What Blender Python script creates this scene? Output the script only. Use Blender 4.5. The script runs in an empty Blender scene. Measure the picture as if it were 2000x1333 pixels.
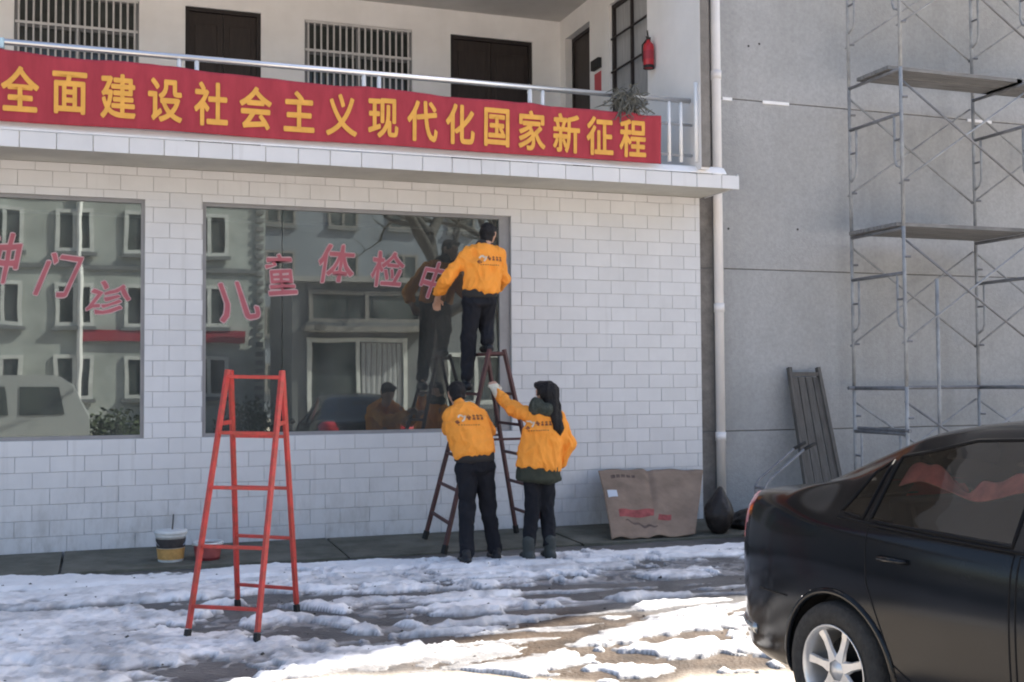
import bpy, math, random
import numpy as np
from mathutils import Vector, Matrix, noise as mnoise
from mathutils.bvhtree import BVHTree

random.seed(7)
rng = np.random.default_rng(11)
scn = bpy.context.scene
COL = scn.collection
PI = math.pi
rad = math.radians

# ------------------------------------------------------------------ camera
cam_d = bpy.data.cameras.new('camera')
cam_d.sensor_width = 36.0
cam_d.lens = 2235.0 / 2000.0 * 36.0
cam_d.clip_start = 0.05
cam_d.clip_end = 2000.0
cam = bpy.data.objects.new('camera', cam_d)
COL.objects.link(cam)
_y, _p, _r = rad(19.728), rad(2.15), rad(-0.371)
f0 = Vector((math.sin(_y), math.cos(_y), 0)); r0 = Vector((math.cos(_y), -math.sin(_y), 0)); u0 = Vector((0, 0, 1))
fw = math.cos(_p) * f0 + math.sin(_p) * u0
up = -math.sin(_p) * f0 + math.cos(_p) * u0
rt = math.cos(_r) * r0 + math.sin(_r) * up
up = -math.sin(_r) * r0 + math.cos(_r) * up
M = Matrix(((rt.x, up.x, -fw.x, 0), (rt.y, up.y, -fw.y, -11.8), (rt.z, up.z, -fw.z, 1.575), (0, 0, 0, 1)))
cam.matrix_world = M
scn.camera = cam

# ------------------------------------------------------------------ sky and sun
SUN_EL, SUN_AZ = rad(42.0), rad(68.3)          # azimuth from +Y (north) towards +X
world = bpy.data.worlds.new('World')
scn.world = world
world.use_nodes = True
wn = world.node_tree.nodes
wl = world.node_tree.links
bg = wn['Background']
sky = wn.new('ShaderNodeTexSky')
sky.sky_type = 'NISHITA'
sky.sun_disc = False
sky.sun_elevation = SUN_EL
sky.sun_rotation = SUN_AZ
sky.air_density = 1.0
sky.dust_density = 2.5
sky.ozone_density = 1.0
wl.new(sky.outputs['Color'], bg.inputs['Color'])
bg.inputs['Strength'].default_value = 0.105

sun_d = bpy.data.lights.new('sun', 'SUN')
sun_d.energy = 5.0
sun_d.angle = rad(0.55)
sun_d.color = (1.0, 0.93, 0.83)
sun = bpy.data.objects.new('sun', sun_d)
COL.objects.link(sun)
sdir = Vector((math.sin(SUN_AZ) * math.cos(SUN_EL), math.cos(SUN_AZ) * math.cos(SUN_EL), math.sin(SUN_EL)))
sun.rotation_euler = sdir.to_track_quat('Z', 'Y').to_euler()
sun.location = (20, 10, 30)

scn.view_settings.view_transform = 'Standard'
scn.view_settings.look = 'None'
scn.view_settings.exposure = 1.68
scn.view_settings.gamma = 1.0
scn.view_settings.use_curve_mapping = False
scn.cycles.filter_width = 2.0
scn.cycles.max_bounces = 8
scn.cycles.transparent_max_bounces = 12
scn.cycles.caustics_reflective = False
scn.cycles.caustics_refractive = False

# ------------------------------------------------------------------ materials
def mat(name, col, rough=0.7, metal=0.0, noise=None, bump=None, spec=0.4, rnd=0.0, coat=0.0, col2=None, stretch=(1, 1, 1), dist=0.02):
    """noise=(scale, amount) varies the colour; col2 mixes a second colour by noise; bump=(scale, strength)."""
    m = bpy.data.materials.new(name)
    m.use_nodes = True
    nt = m.node_tree
    N, L = nt.nodes, nt.links
    b = N['Principled BSDF']
    b.inputs['Roughness'].default_value = rough
    b.inputs['Metallic'].default_value = metal
    b.inputs['Specular IOR Level'].default_value = spec
    if coat:
        b.inputs['Coat Weight'].default_value = coat
        b.inputs['Coat Roughness'].default_value = 0.04
    geo = N.new('ShaderNodeNewGeometry')
    mp = N.new('ShaderNodeMapping')
    mp.inputs['Scale'].default_value = stretch
    L.new(geo.outputs['Position'], mp.inputs['Vector'])
    cur = None
    base = N.new('ShaderNodeRGB'); base.outputs[0].default_value = (*col, 1)
    cur = base.outputs[0]
    if noise:
        nz = N.new('ShaderNodeTexNoise'); nz.inputs['Scale'].default_value = noise[0]
        nz.inputs['Detail'].default_value = 6; nz.inputs['Roughness'].default_value = 0.62
        L.new(mp.outputs[0], nz.inputs['Vector'])
        if col2:
            rp = N.new('ShaderNodeValToRGB')
            w = 0.5 - 0.45 * min(1, noise[1])
            rp.color_ramp.elements[0].position = max(0.0, 0.5 - 0.12 / max(noise[1], .05) * .5)
            rp.color_ramp.elements[1].position = min(1.0, 0.5 + 0.12 / max(noise[1], .05) * .5)
            L.new(nz.outputs['Fac'], rp.inputs['Fac'])
            mx = N.new('ShaderNodeMix'); mx.data_type = 'RGBA'
            L.new(rp.outputs['Color'], mx.inputs['Factor'])
            L.new(cur, mx.inputs['A']); mx.inputs['B'].default_value = (*col2, 1)
            cur = mx.outputs['Result']
        else:
            mr = N.new('ShaderNodeMapRange')
            mr.inputs['From Min'].default_value = 0.3; mr.inputs['From Max'].default_value = 0.7
            mr.inputs['To Min'].default_value = 1 - noise[1]; mr.inputs['To Max'].default_value = 1 + noise[1]
            L.new(nz.outputs['Fac'], mr.inputs['Value'])
            hs = N.new('ShaderNodeHueSaturation')
            L.new(mr.outputs[0], hs.inputs['Value']); L.new(cur, hs.inputs['Color'])
            cur = hs.outputs[0]
    if rnd:
        oi = N.new('ShaderNodeObjectInfo')
        mr2 = N.new('ShaderNodeMapRange')
        mr2.inputs['To Min'].default_value = 1 - rnd; mr2.inputs['To Max'].default_value = 1 + rnd
        L.new(oi.outputs['Random'], mr2.inputs['Value'])
        hs2 = N.new('ShaderNodeHueSaturation')
        L.new(mr2.outputs[0], hs2.inputs['Value']); L.new(cur, hs2.inputs['Color'])
        cur = hs2.outputs[0]
    L.new(cur, b.inputs['Base Color'])
    if bump:
        nb = N.new('ShaderNodeTexNoise'); nb.inputs['Scale'].default_value = bump[0]
        nb.inputs['Detail'].default_value = 5
        L.new(mp.outputs[0], nb.inputs['Vector'])
        bp = N.new('ShaderNodeBump'); bp.inputs['Strength'].default_value = bump[1]
        bp.inputs['Distance'].default_value = dist
        L.new(nb.outputs['Fac'], bp.inputs['Height'])
        L.new(bp.outputs[0], b.inputs['Normal'])
    return m

def glass_mat(name, tint, refl, rough=0.0, wobble=0.0, rtint=(1, 1, 1), dust=0.0):
    m = bpy.data.materials.new(name); m.use_nodes = True
    nt = m.node_tree; N, L = nt.nodes, nt.links
    N.remove(N['Principled BSDF'])
    out = N['Material Output']
    tr = N.new('ShaderNodeBsdfTransparent'); tr.inputs['Color'].default_value = (*tint, 1)
    gl = N.new('ShaderNodeBsdfGlossy'); gl.inputs['Roughness'].default_value = rough
    gl.inputs['Color'].default_value = (*rtint, 1)
    fr = N.new('ShaderNodeLayerWeight'); fr.inputs['Blend'].default_value = 0.25
    mr = N.new('ShaderNodeMapRange')
    mr.inputs['To Min'].default_value = refl; mr.inputs['To Max'].default_value = 1.0
    L.new(fr.outputs['Fresnel'], mr.inputs['Value'])
    mx = N.new('ShaderNodeMixShader')
    L.new(mr.outputs[0], mx.inputs[0]); L.new(tr.outputs[0], mx.inputs[1]); L.new(gl.outputs[0], mx.inputs[2])
    if wobble:
        geo = N.new('ShaderNodeNewGeometry')
        nb = N.new('ShaderNodeTexNoise'); nb.inputs['Scale'].default_value = 1.6; nb.inputs['Detail'].default_value = 1
        L.new(geo.outputs['Position'], nb.inputs['Vector'])
        bp = N.new('ShaderNodeBump'); bp.inputs['Strength'].default_value = wobble; bp.inputs['Distance'].default_value = 0.02
        L.new(nb.outputs['Fac'], bp.inputs['Height']); L.new(bp.outputs[0], gl.inputs['Normal'])
    if dust:
        df = N.new('ShaderNodeBsdfDiffuse'); df.inputs['Color'].default_value = (.45, .46, .45, 1)
        m3 = N.new('ShaderNodeMixShader')
        g2 = N.new('ShaderNodeNewGeometry'); mp2 = N.new('ShaderNodeMapping'); mp2.inputs['Scale'].default_value = (2.2, 1, .7)
        n2 = N.new('ShaderNodeTexNoise'); n2.inputs['Scale'].default_value = 1.7; n2.inputs['Detail'].default_value = 6
        r2 = N.new('ShaderNodeMapRange'); r2.inputs['From Min'].default_value = .3; r2.inputs['From Max'].default_value = .75
        r2.inputs['To Min'].default_value = dust * .6; r2.inputs['To Max'].default_value = dust * 1.7
        L.new(g2.outputs['Position'], mp2.inputs['Vector']); L.new(mp2.outputs[0], n2.inputs['Vector']); L.new(n2.outputs['Fac'], r2.inputs['Value']); L.new(r2.outputs[0], m3.inputs[0])
        L.new(mx.outputs[0], m3.inputs[1]); L.new(df.outputs[0], m3.inputs[2]); mx = m3
    L.new(mx.outputs[0], out.inputs['Surface'])
    return m

MT = {
 'tile': mat('white_glazed_tile', (0.665, 0.67, 0.685), 0.34, noise=(2.2, 0.05), bump=(3.0, 0.08), rnd=0.03, spec=0.45),
 'grout': mat('grey_grout', (0.49, 0.49, 0.50), 0.9, noise=(6, 0.12)),
 'plaster_band': mat('cream_plaster', (0.66, 0.64, 0.60), 0.85, noise=(3, 0.07), bump=(40, 0.15)),
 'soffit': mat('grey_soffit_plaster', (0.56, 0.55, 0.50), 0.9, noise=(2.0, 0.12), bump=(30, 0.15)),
 'lip': mat('white_concrete_lip', (0.92, 0.92, 0.93), 0.6, noise=(5, 0.05)),
 'upper_wall': mat('pinkish_white_paint', (0.93, 0.915, 0.92), 0.8, noise=(1.6, 0.06), bump=(25, 0.08)),
 'side_wall': mat('white_paint', (0.82, 0.80, 0.79), 0.8, noise=(1.6, 0.06), bump=(25, 0.08)),
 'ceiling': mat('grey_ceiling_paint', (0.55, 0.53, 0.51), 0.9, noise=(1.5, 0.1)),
 'roof': mat('grey_roof', (0.3, 0.29, 0.28), 0.9),
 'render': mat('grey_pebbledash', (0.40, 0.405, 0.41), 0.95, noise=(24, 0.11), bump=(48, 0.25), dist=0.025),
 'render_gap': mat('grey_joint', (0.17, 0.17, 0.17), 0.95),
 'bare': mat('brown_grey_concrete', (0.23, 0.215, 0.20), 0.9, noise=(9, 0.25), bump=(40, 0.4)),
 'apron': mat('stained_concrete', (0.15, 0.145, 0.12), 0.9, noise=(2.6, 0.45), bump=(30, 0.5), col2=(0.085, 0.085, 0.065)),
 'pipe': mat('white_plastic_pipe', (0.80, 0.78, 0.77), 0.4, noise=(3, 0.05)),
 'frame': mat('weathered_aluminium', (0.30, 0.30, 0.31), 0.5, metal=0.3, noise=(5, 0.1)),
 'white_frame': mat('white_frame', (0.55, 0.55, 0.53), 0.5, noise=(3, .2)),
 'steel': mat('stainless_steel', (0.66, 0.67, 0.70), 0.28, metal=0.85, noise=(6, 0.06)),
 'post': mat('white_painted_post', (0.8, 0.8, 0.8), 0.45),
 'grille': mat('painted_grille_bar', (0.66, 0.64, 0.64), 0.5, metal=0.2, noise=(6, .1)),
 'door': mat('dark_brown_door', (0.035, 0.026, 0.024), 0.5, noise=(7, 0.25), stretch=(4, 1, .5)),
 'door_frame': mat('dark_door_frame', (0.028, 0.022, 0.022), 0.5),
 'dark_glass': mat('dark_window_pane', (0.06, 0.068, 0.066), 0.08, spec=0.6, noise=(1.3, .6)),
 'curtain': mat('grey_curtain', (0.33, 0.33, 0.34), 0.9, noise=(14, 0.2), stretch=(1, 6, .3)),
 'banner': mat('red_banner_cloth', (0.36, 0.045, 0.062), 0.75, noise=(3.5, 0.16), bump=(300, 0.1), stretch=(2.5, 1, .6), spec=.2),
 'gold': mat('yellow_print', (0.72, 0.38, 0.085), 0.7, noise=(9, 0.10), spec=.2),
 'decal': mat('red_vinyl', (0.42, 0.115, 0.14), 0.6, noise=(9, 0.12)),
 'decal_edge': mat('pale_vinyl_edge', (0.52, 0.36, 0.37), 0.6, noise=(9, 0.12)),
 'red_metal': mat('red_painted_steel', (0.50, 0.048, 0.042), 0.45, noise=(14, 0.62), col2=(0.34, 0.05, 0.035), bump=(60, .2)),
 'rubber': mat('black_rubber', (0.02, 0.02, 0.02), 0.8),
 'tyre': mat('tyre_rubber', (0.030, 0.029, 0.028), 0.85, noise=(30, .3), bump=(80, .3)),
 'rust_metal': mat('dark_brown_steel', (0.060, 0.030, 0.028), 0.6, noise=(7, 0.4), col2=(0.10, 0.04, 0.04)),
 'scaffold': mat('galvanised_tube', (0.31, 0.32, 0.33), 0.8, metal=0.0, noise=(5, 0.3)),
 'scaffold_dark': mat('dark_galvanised_tube', (0.20, 0.205, 0.22), 0.6, metal=0.3, noise=(5, 0.3)),
 'plank': mat('grey_scaffold_board', (0.19, 0.19, 0.19), 0.85, noise=(5, 0.35), stretch=(.5, 6, 1), bump=(20, .3)),
 'wood_dark': mat('weathered_dark_wood', (0.115, 0.108, 0.10), 0.85, noise=(6, 0.35), stretch=(9, 1, .8), bump=(20, .3)),
 'card': mat('brown_cardboard', (0.265, 0.19, 0.14), 0.85, noise=(4, 0.22), bump=(12, 0.35)),
 'card_dark': mat('dark_brown_print', (0.13, 0.09, 0.075), 0.85, noise=(20, 0.4)),
 'card_red': mat('faded_red_print', (0.34, 0.085, 0.08), 0.85, noise=(12, 0.3)),
 'paper': mat('white_paper', (0.62, 0.65, 0.70), 0.8),
 'bag': mat('black_plastic_bag', (0.026, 0.022, 0.021), 0.45, bump=(10, 0.8), spec=.3),
 'plastic_white': mat('white_plastic', (0.62, 0.63, 0.62), 0.45, noise=(12, 0.15)),
 'paint_dark': mat('dark_label', (0.035, 0.03, 0.03), 0.6, noise=(20, .4)),
 'paint_ochre': mat('ochre_label', (0.52, 0.30, 0.10), 0.6, noise=(25, .25)),
 'red_plastic': mat('red_plastic', (0.30, 0.06, 0.07), 0.5, noise=(10, .2)),
 'wood': mat('pale_wood', (0.32, 0.27, 0.22), 0.8, noise=(10, .2)),
 'jacket': mat('orange_jacket_cloth', (0.92, 0.345, 0.055), 0.8, noise=(6, 0.07), bump=(26, 0.5), spec=.2, stretch=(1, 1, .6), dist=.03),
 'cuff': mat('dark_inner_hem', (0.03, 0.028, 0.028), 0.85),
 'trouser': mat('black_trouser_cloth', (0.016, 0.017, 0.022), 0.85, noise=(8, .2), bump=(200, .1), spec=.2),
 'coat_green': mat('dark_green_coat', (0.045, 0.050, 0.038), 0.85, noise=(8, .2), spec=.2),
 'scarf': mat('grey_green_scarf', (0.055, 0.062, 0.052), 0.9, noise=(24, .45), bump=(60, .6), spec=.2),
 'boot': mat('dark_grey_boot', (0.045, 0.052, 0.050), 0.7, noise=(10, .2)),
 'shoe': mat('black_shoe', (0.014, 0.014, 0.016), 0.5),
 'hair': mat('black_hair', (0.012, 0.011, 0.012), 0.6, noise=(40, .4), bump=(120, .5), stretch=(3, 3, .6), spec=.3),
 'skin': mat('skin', (0.52, 0.31, 0.22), 0.6, noise=(8, .05)),
 'glove': mat('pale_glove', (0.62, 0.58, 0.46), 0.85, noise=(20, .1)),
 'print_white': mat('white_print', (0.70, 0.60, 0.45), 0.8),
 'print_dark': mat('dark_print', (0.20, 0.07, 0.035), 0.8),
 'carpaint': mat('dark_car_paint', (0.006, 0.007, 0.009), 0.13, noise=(2.2, 0.35), spec=0.26),
 'cartrim': mat('black_car_trim', (0.006, 0.006, 0.007), 0.6, spec=.15),
 'chrome': mat('bright_trim', (0.55, 0.56, 0.58), 0.2, metal=0.9),
 'alloy': mat('alloy_rim', (0.62, 0.61, 0.60), 0.35, metal=0.55, noise=(12, .12)),
 'lamp_red': mat('red_lamp_lens', (0.42, 0.016, 0.02), 0.12, spec=.6, coat=.6),
 'reflector': mat('bumper_reflector', (0.34, 0.35, 0.35), 0.18, metal=.7),
 'red_strip': mat('matte_red_strip', (0.95, 0.22, 0.16), 0.7, noise=(10, .3), bump=(16, .5)),
 'interior': mat('car_interior', (0.010, 0.010, 0.011), 0.9),
 'extinguisher': mat('red_enamel', (0.42, 0.02, 0.03), 0.35, spec=.5),
 'black': mat('black_plastic', (0.018, 0.018, 0.018), 0.6),
 'twig': mat('grey_dry_stems', (0.12, 0.12, 0.105), 0.9, noise=(20, .4)),
 'red_paper': mat('red_paper', (0.50, 0.09, 0.10), 0.8),
 'bark': mat('tree_bark', (0.06, 0.055, 0.05), 0.95, noise=(12, .4), bump=(25, .8)),
 'leaf': mat('dull_leaf', (0.055, 0.07, 0.035), 0.8, noise=(6, .4)),
 'pale_render': mat('pale_grey_render', (0.36, 0.375, 0.355), 0.9, noise=(.7, .28), bump=(6, .3)),
 'grey_render': mat('grey_render', (0.155, 0.16, 0.165), 0.9, noise=(.8, .15)),
 'sign_red': mat('red_sign_board', (0.30, 0.03, 0.045), 0.6),
 'van_white': mat('white_van_paint', (0.34, 0.35, 0.35), 0.35, coat=.4),
 'room': mat('room_paint', (0.22, 0.23, 0.22), 0.9),
}
def splash(m):
    """muddy splashes low on the tiles and thin dirt runs under the sill"""
    nt = m.node_tree; N, L = nt.nodes, nt.links; b = N['Principled BSDF']
    src = b.inputs['Base Color'].links[0].from_socket
    g = N.new('ShaderNodeNewGeometry'); sp = N.new('ShaderNodeSeparateXYZ'); L.new(g.outputs['Position'], sp.inputs[0])
    fall = N.new('ShaderNodeMapRange'); fall.inputs['From Min'].default_value = .85; fall.inputs['From Max'].default_value = 0.0
    L.new(sp.outputs['Z'], fall.inputs['Value'])
    n = N.new('ShaderNodeTexNoise'); n.inputs['Scale'].default_value = 3.2; n.inputs['Detail'].default_value = 9; n.inputs['Roughness'].default_value = .7
    mp = N.new('ShaderNodeMapping'); mp.inputs['Scale'].default_value = (1.6, 1, .7); L.new(g.outputs['Position'], mp.inputs['Vector']); L.new(mp.outputs[0], n.inputs['Vector'])
    r = N.new('ShaderNodeMapRange'); r.inputs['From Min'].default_value = .46; r.inputs['From Max'].default_value = .74; r.inputs['To Max'].default_value = .62
    L.new(n.outputs['Fac'], r.inputs['Value'])
    mu = N.new('ShaderNodeMath'); mu.operation = 'MULTIPLY'; L.new(r.outputs[0], mu.inputs[0]); L.new(fall.outputs[0], mu.inputs[1])
    n3 = N.new('ShaderNodeTexNoise'); n3.inputs['Scale'].default_value = 5; n3.inputs['Detail'].default_value = 4
    mp3 = N.new('ShaderNodeMapping'); mp3.inputs['Scale'].default_value = (2.2, 1, .12); L.new(g.outputs['Position'], mp3.inputs['Vector']); L.new(mp3.outputs[0], n3.inputs['Vector'])
    r3 = N.new('ShaderNodeMapRange'); r3.inputs['From Min'].default_value = .60; r3.inputs['From Max'].default_value = .78; r3.inputs['To Max'].default_value = .22
    L.new(n3.outputs['Fac'], r3.inputs['Value'])
    mx_ = N.new('ShaderNodeMath'); mx_.operation = 'MAXIMUM'; L.new(mu.outputs[0], mx_.inputs[0]); L.new(r3.outputs[0], mx_.inputs[1])
    mix = N.new('ShaderNodeMix'); mix.data_type = 'RGBA'; mix.inputs['B'].default_value = (.27, .255, .235, 1)
    L.new(mx_.outputs[0], mix.inputs['Factor']); L.new(src, mix.inputs['A']); L.new(mix.outputs['Result'], b.inputs['Base Color'])
def streaks(m, col, amount, stretch=(1.2, 1, .10), scale=2.2):
    """water streaks and patches of a second tone over a wall"""
    nt = m.node_tree; N, L = nt.nodes, nt.links; b = N['Principled BSDF']
    src = b.inputs['Base Color'].links[0].from_socket
    g = N.new('ShaderNodeNewGeometry'); fac = []
    for st_, sc_, lo_, hi_ in ((stretch, scale, .46, .72), ((1, 1, 1), .9, .40, .68)):
        mp = N.new('ShaderNodeMapping'); mp.inputs['Scale'].default_value = st_; L.new(g.outputs['Position'], mp.inputs['Vector'])
        n = N.new('ShaderNodeTexNoise'); n.inputs['Scale'].default_value = sc_; n.inputs['Detail'].default_value = 7; n.inputs['Roughness'].default_value = .65
        L.new(mp.outputs[0], n.inputs['Vector'])
        r = N.new('ShaderNodeMapRange'); r.inputs['From Min'].default_value = lo_; r.inputs['From Max'].default_value = hi_; r.inputs['To Max'].default_value = amount
        L.new(n.outputs['Fac'], r.inputs['Value']); fac.append(r.outputs[0])
    ad = N.new('ShaderNodeMath'); ad.operation = 'ADD'; L.new(fac[0], ad.inputs[0]); L.new(fac[1], ad.inputs[1])
    mix = N.new('ShaderNodeMix'); mix.data_type = 'RGBA'; mix.inputs['B'].default_value = (*col, 1)
    L.new(ad.outputs[0], mix.inputs['Factor']); L.new(src, mix.inputs['A']); L.new(mix.outputs['Result'], b.inputs['Base Color'])
splash(MT['tile'])
streaks(MT['render'], (.25, .255, .25), .32)
streaks(MT['bare'], (.15, .14, .13), .4)
streaks(MT['upper_wall'], (.66, .62, .58), .16); streaks(MT['side_wall'], (.62, .60, .57), .16)
streaks(MT['lip'], (.66, .66, .65), .14, (2, 1, .4), 3)
MT['glass'] = glass_mat('window_glass', (0.50, 0.54, 0.53), 0.165, 0.010, 0.028, (0.86, 0.95, 0.94), .085)
MT['car_glass'] = glass_mat('tinted_car_glass', (0.46, 0.47, 0.47), 0.03, 0.0)
MT['dark_car_glass'] = glass_mat('dark_tinted_car_glass', (0.05, 0.052, 0.055), 0.05, 0.0)

# ------------------------------------------------------------------ mesh builder and object helpers
class MB:
    def __init__(s): s.v = []; s.f = []
    def add(s, v, f):
        o = len(s.v); s.v += [tuple(p) for p in v]; s.f += [tuple(i + o for i in q) for q in f]; return s
    def box(s, lo, hi):
        x0, y0, z0 = lo; x1, y1, z1 = hi
        return s.add([(x0,y0,z0),(x1,y0,z0),(x1,y1,z0),(x0,y1,z0),(x0,y0,z1),(x1,y0,z1),(x1,y1,z1),(x0,y1,z1)],
                     [(0,3,2,1),(4,5,6,7),(0,1,5,4),(1,2,6,5),(2,3,7,6),(3,0,4,7)])
    def bbox(s, lo, hi, b=0.003):
        """box with its -Y face chamfered all round (a tile proud of a wall)"""
        x0, y0, z0 = lo; x1, y1, z1 = hi
        return s.add([(x0,y1,z0),(x1,y1,z0),(x1,y1,z1),(x0,y1,z1),(x0,y0+b,z0),(x1,y0+b,z0),(x1,y0+b,z1),(x0,y0+b,z1),
                      (x0+b,y0,z0+b),(x1-b,y0,z0+b),(x1-b,y0,z1-b),(x0+b,y0,z1-b)],
                     [(0,1,2,3),(0,4,5,1),(1,5,6,2),(2,6,7,3),(3,7,4,0),(4,8,9,5),(5,9,10,6),(6,10,11,7),(7,11,8,4),(8,11,10,9)])
    def obox(s, a, b, w, h, upv=(0, 0, 1)):
        """a bar of section w x h from a to b"""
        a = Vector(a); b = Vector(b); d = (b - a).normalized(); u = Vector(upv)
        if abs(d.dot(u)) > 0.95: u = Vector((0, 1, 0))
        sd = d.cross(u).normalized() * w / 2; uu = sd.cross(d).normalized() * h / 2
        vs = [p + x * sd + y * uu for p in (a, b) for x, y in ((-1,-1),(1,-1),(1,1),(-1,1))]
        return s.add(vs, [(0,1,2,3),(7,6,5,4),(0,4,5,1),(1,5,6,2),(2,6,7,3),(3,7,4,0)])
    def tube(s, pts, r, n=8, cap=True):
        pts = [Vector(p) for p in pts]; k = len(pts)
        rr = r if isinstance(r, (list, tuple)) else [r] * k
        ref = None; rings = []
        for i, p in enumerate(pts):
            d = (pts[min(i+1, k-1)] - pts[max(i-1, 0)]).normalized()
            if ref is None:
                ref = d.cross(Vector((0, 0, 1)))
                if ref.length < 1e-3: ref = d.cross(Vector((0, 1, 0)))
            ref = (ref - d * ref.dot(d)).normalized(); q = d.cross(ref)
            rings.append([p + (ref * math.cos(2*PI*j/n) + q * math.sin(2*PI*j/n)) * rr[i] for j in range(n)])
        o = []
        for R_ in rings: o += R_
        f = [(i*n+j, i*n+(j+1) % n, (i+1)*n+(j+1) % n, (i+1)*n+j) for i in range(k-1) for j in range(n)]
        if cap: f += [tuple(range(n-1, -1, -1)), tuple((k-1)*n+j for j in range(n))]
        return s.add(o, f)
    def lathe(s, prof, c, axis=(0, 0, 1), n=24):
        """profile (r, h) turned about axis through c"""
        ax = Vector(axis).normalized(); u = ax.cross(Vector((0.3, 0.9, 0.2))).normalized(); w = ax.cross(u); c = Vector(c)
        vs = []; k = len(prof)
        for r, h in prof:
            for j in range(n):
                t = 2*PI*j/n; vs.append(c + ax*h + (u*math.cos(t) + w*math.sin(t)) * r)
        f = [(i*n+j, i*n+(j+1) % n, (i+1)*n+(j+1) % n, (i+1)*n+j) for i in range(k-1) for j in range(n)]
        return s.add(vs, f)
    def grid(s, fn, nu, nv):
        vs = [fn(i/nu, j/nv) for j in range(nv+1) for i in range(nu+1)]
        f = [(j*(nu+1)+i, j*(nu+1)+i+1, (j+1)*(nu+1)+i+1, (j+1)*(nu+1)+i) for j in range(nv) for i in range(nu)]
        return s.add(vs, f)

def mk(name, mb, m, parent=None, smooth=False, solid=0.0, bevel=0.0):
    me = bpy.data.meshes.new(name)
    if isinstance(mb, MB): me.from_pydata(mb.v, [], mb.f)
    else: me.from_pydata(mb[0], [], mb[1])
    me.update()
    if smooth: me.polygons.foreach_set('use_smooth', [True] * len(me.polygons))
    me.materials.append(MT[m] if isinstance(m, str) else m)
    o = bpy.data.objects.new(name, me); COL.objects.link(o)
    if parent is not None: attach(o, parent)
    if solid:
        md = o.modifiers.new('thickness', 'SOLIDIFY'); md.thickness = solid; md.offset = 0
    if bevel:
        md = o.modifiers.new('edge', 'BEVEL'); md.width = bevel; md.segments = 2; md.limit_method = 'ANGLE'
    return o

ROOTLOC = {}
def attach(o, p):
    o.parent = p
    l = ROOTLOC.get(p.name)
    if l is not None: o.matrix_parent_inverse = Matrix.Translation(-Vector(l))

def tag(o, label=None, cat=None, group=None, kind=None):
    if label: o['label'] = label
    if cat: o['category'] = cat
    if group: o['group'] = group
    if kind: o['kind'] = kind
    return o

def thing(name, loc, label, cat, group=None, kind=None):
    o = bpy.data.objects.new(name, None); COL.objects.link(o)
    o.location = loc; o.empty_display_size = 0.2
    ROOTLOC[o.name] = tuple(loc)
    return tag(o, label, cat, group, kind)

def shared(name, me, loc, parent):
    o = bpy.data.objects.new(name, me); COL.objects.link(o)
    o.location = loc
    if parent is not None: attach(o, parent)
    return o

# numpy fractal noise on 2-D points
def _hash(ix, iy, seed):
    h = (ix.astype(np.int64) * 374761393 + iy.astype(np.int64) * 668265263 + seed * 974634777) & 0xffffffff
    h = ((h ^ (h >> 13)) * 1274126177) & 0xffffffff
    return ((h ^ (h >> 16)) & 0xffff) / 65535.0
def vnoise(x, y, seed=0):
    ix = np.floor(x); iy = np.floor(y); fx = x - ix; fy = y - iy
    fx = fx*fx*(3-2*fx); fy = fy*fy*(3-2*fy)
    a = _hash(ix, iy, seed); b = _hash(ix+1, iy, seed); c = _hash(ix, iy+1, seed); d = _hash(ix+1, iy+1, seed)
    return (a*(1-fx)+b*fx)*(1-fy) + (c*(1-fx)+d*fx)*fy
def fbm(x, y, sc, oc=4, seed=0, gain=0.5):
    t = 0; a = 1; n = 0
    for k in range(oc):
        t = t + a * vnoise(x*sc + 17.3*k, y*sc - 9.1*k, seed+k); n += a; a *= gain; sc *= 2.03
    return t / n
def polydist(x, y, pts):
    d = np.full(x.shape, 1e9)
    for (x0, y0), (x1, y1) in zip(pts[:-1], pts[1:]):
        dx, dy = x1-x0, y1-y0
        t = np.clip(((x-x0)*dx + (y-y0)*dy) / (dx*dx+dy*dy), 0, 1)
        d = np.minimum(d, np.hypot(x-x0-t*dx, y-y0-t*dy))
    return d
def sstep(a, b, x):
    t = np.clip((x-a)/(b-a), 0, 1); return t*t*(3-2*t)

# ------------------------------------------------------------------ ground
def ground_z(x, y):
    """height of the bare ground: falls a little away from the wall"""
    return -0.055 - 0.012 * np.clip(-y - 1.3, 0, 5)
SAND = [(-0.5, -6.5), (0.6, -5.6), (1.0, -5.15), (2.0, -5.30), (2.45, -5.72), (2.8, -5.98), (3.2, -5.85), (3.7, -5.98), (6, -6.6)]
def field_attr(me, name, vals):
    a = me.attributes.new(name, 'FLOAT', 'POINT'); a.data.foreach_set('value', np.asarray(vals, dtype=np.float32).ravel())
def grid_mesh(name, X, Y, Z):
    ny, nx = X.shape
    me = bpy.data.meshes.new(name)
    v = np.stack([X, Y, Z], -1).reshape(-1, 3)
    i = np.arange(nx*ny).reshape(ny, nx)
    q = np.stack([i[:-1, :-1], i[:-1, 1:], i[1:, 1:], i[1:, :-1]], -1).reshape(-1, 4)
    me.vertices.add(len(v)); me.vertices.foreach_set('co', v.ravel())
    me.loops.add(q.size); me.loops.foreach_set('vertex_index', q.ravel())
    me.polygons.add(len(q)); me.polygons.foreach_set('loop_start', np.arange(0, q.size, 4))
    me.polygons.foreach_set('use_smooth', np.ones(len(q), dtype=bool))
    me.update(calc_edges=True); me.validate()
    return me

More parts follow.
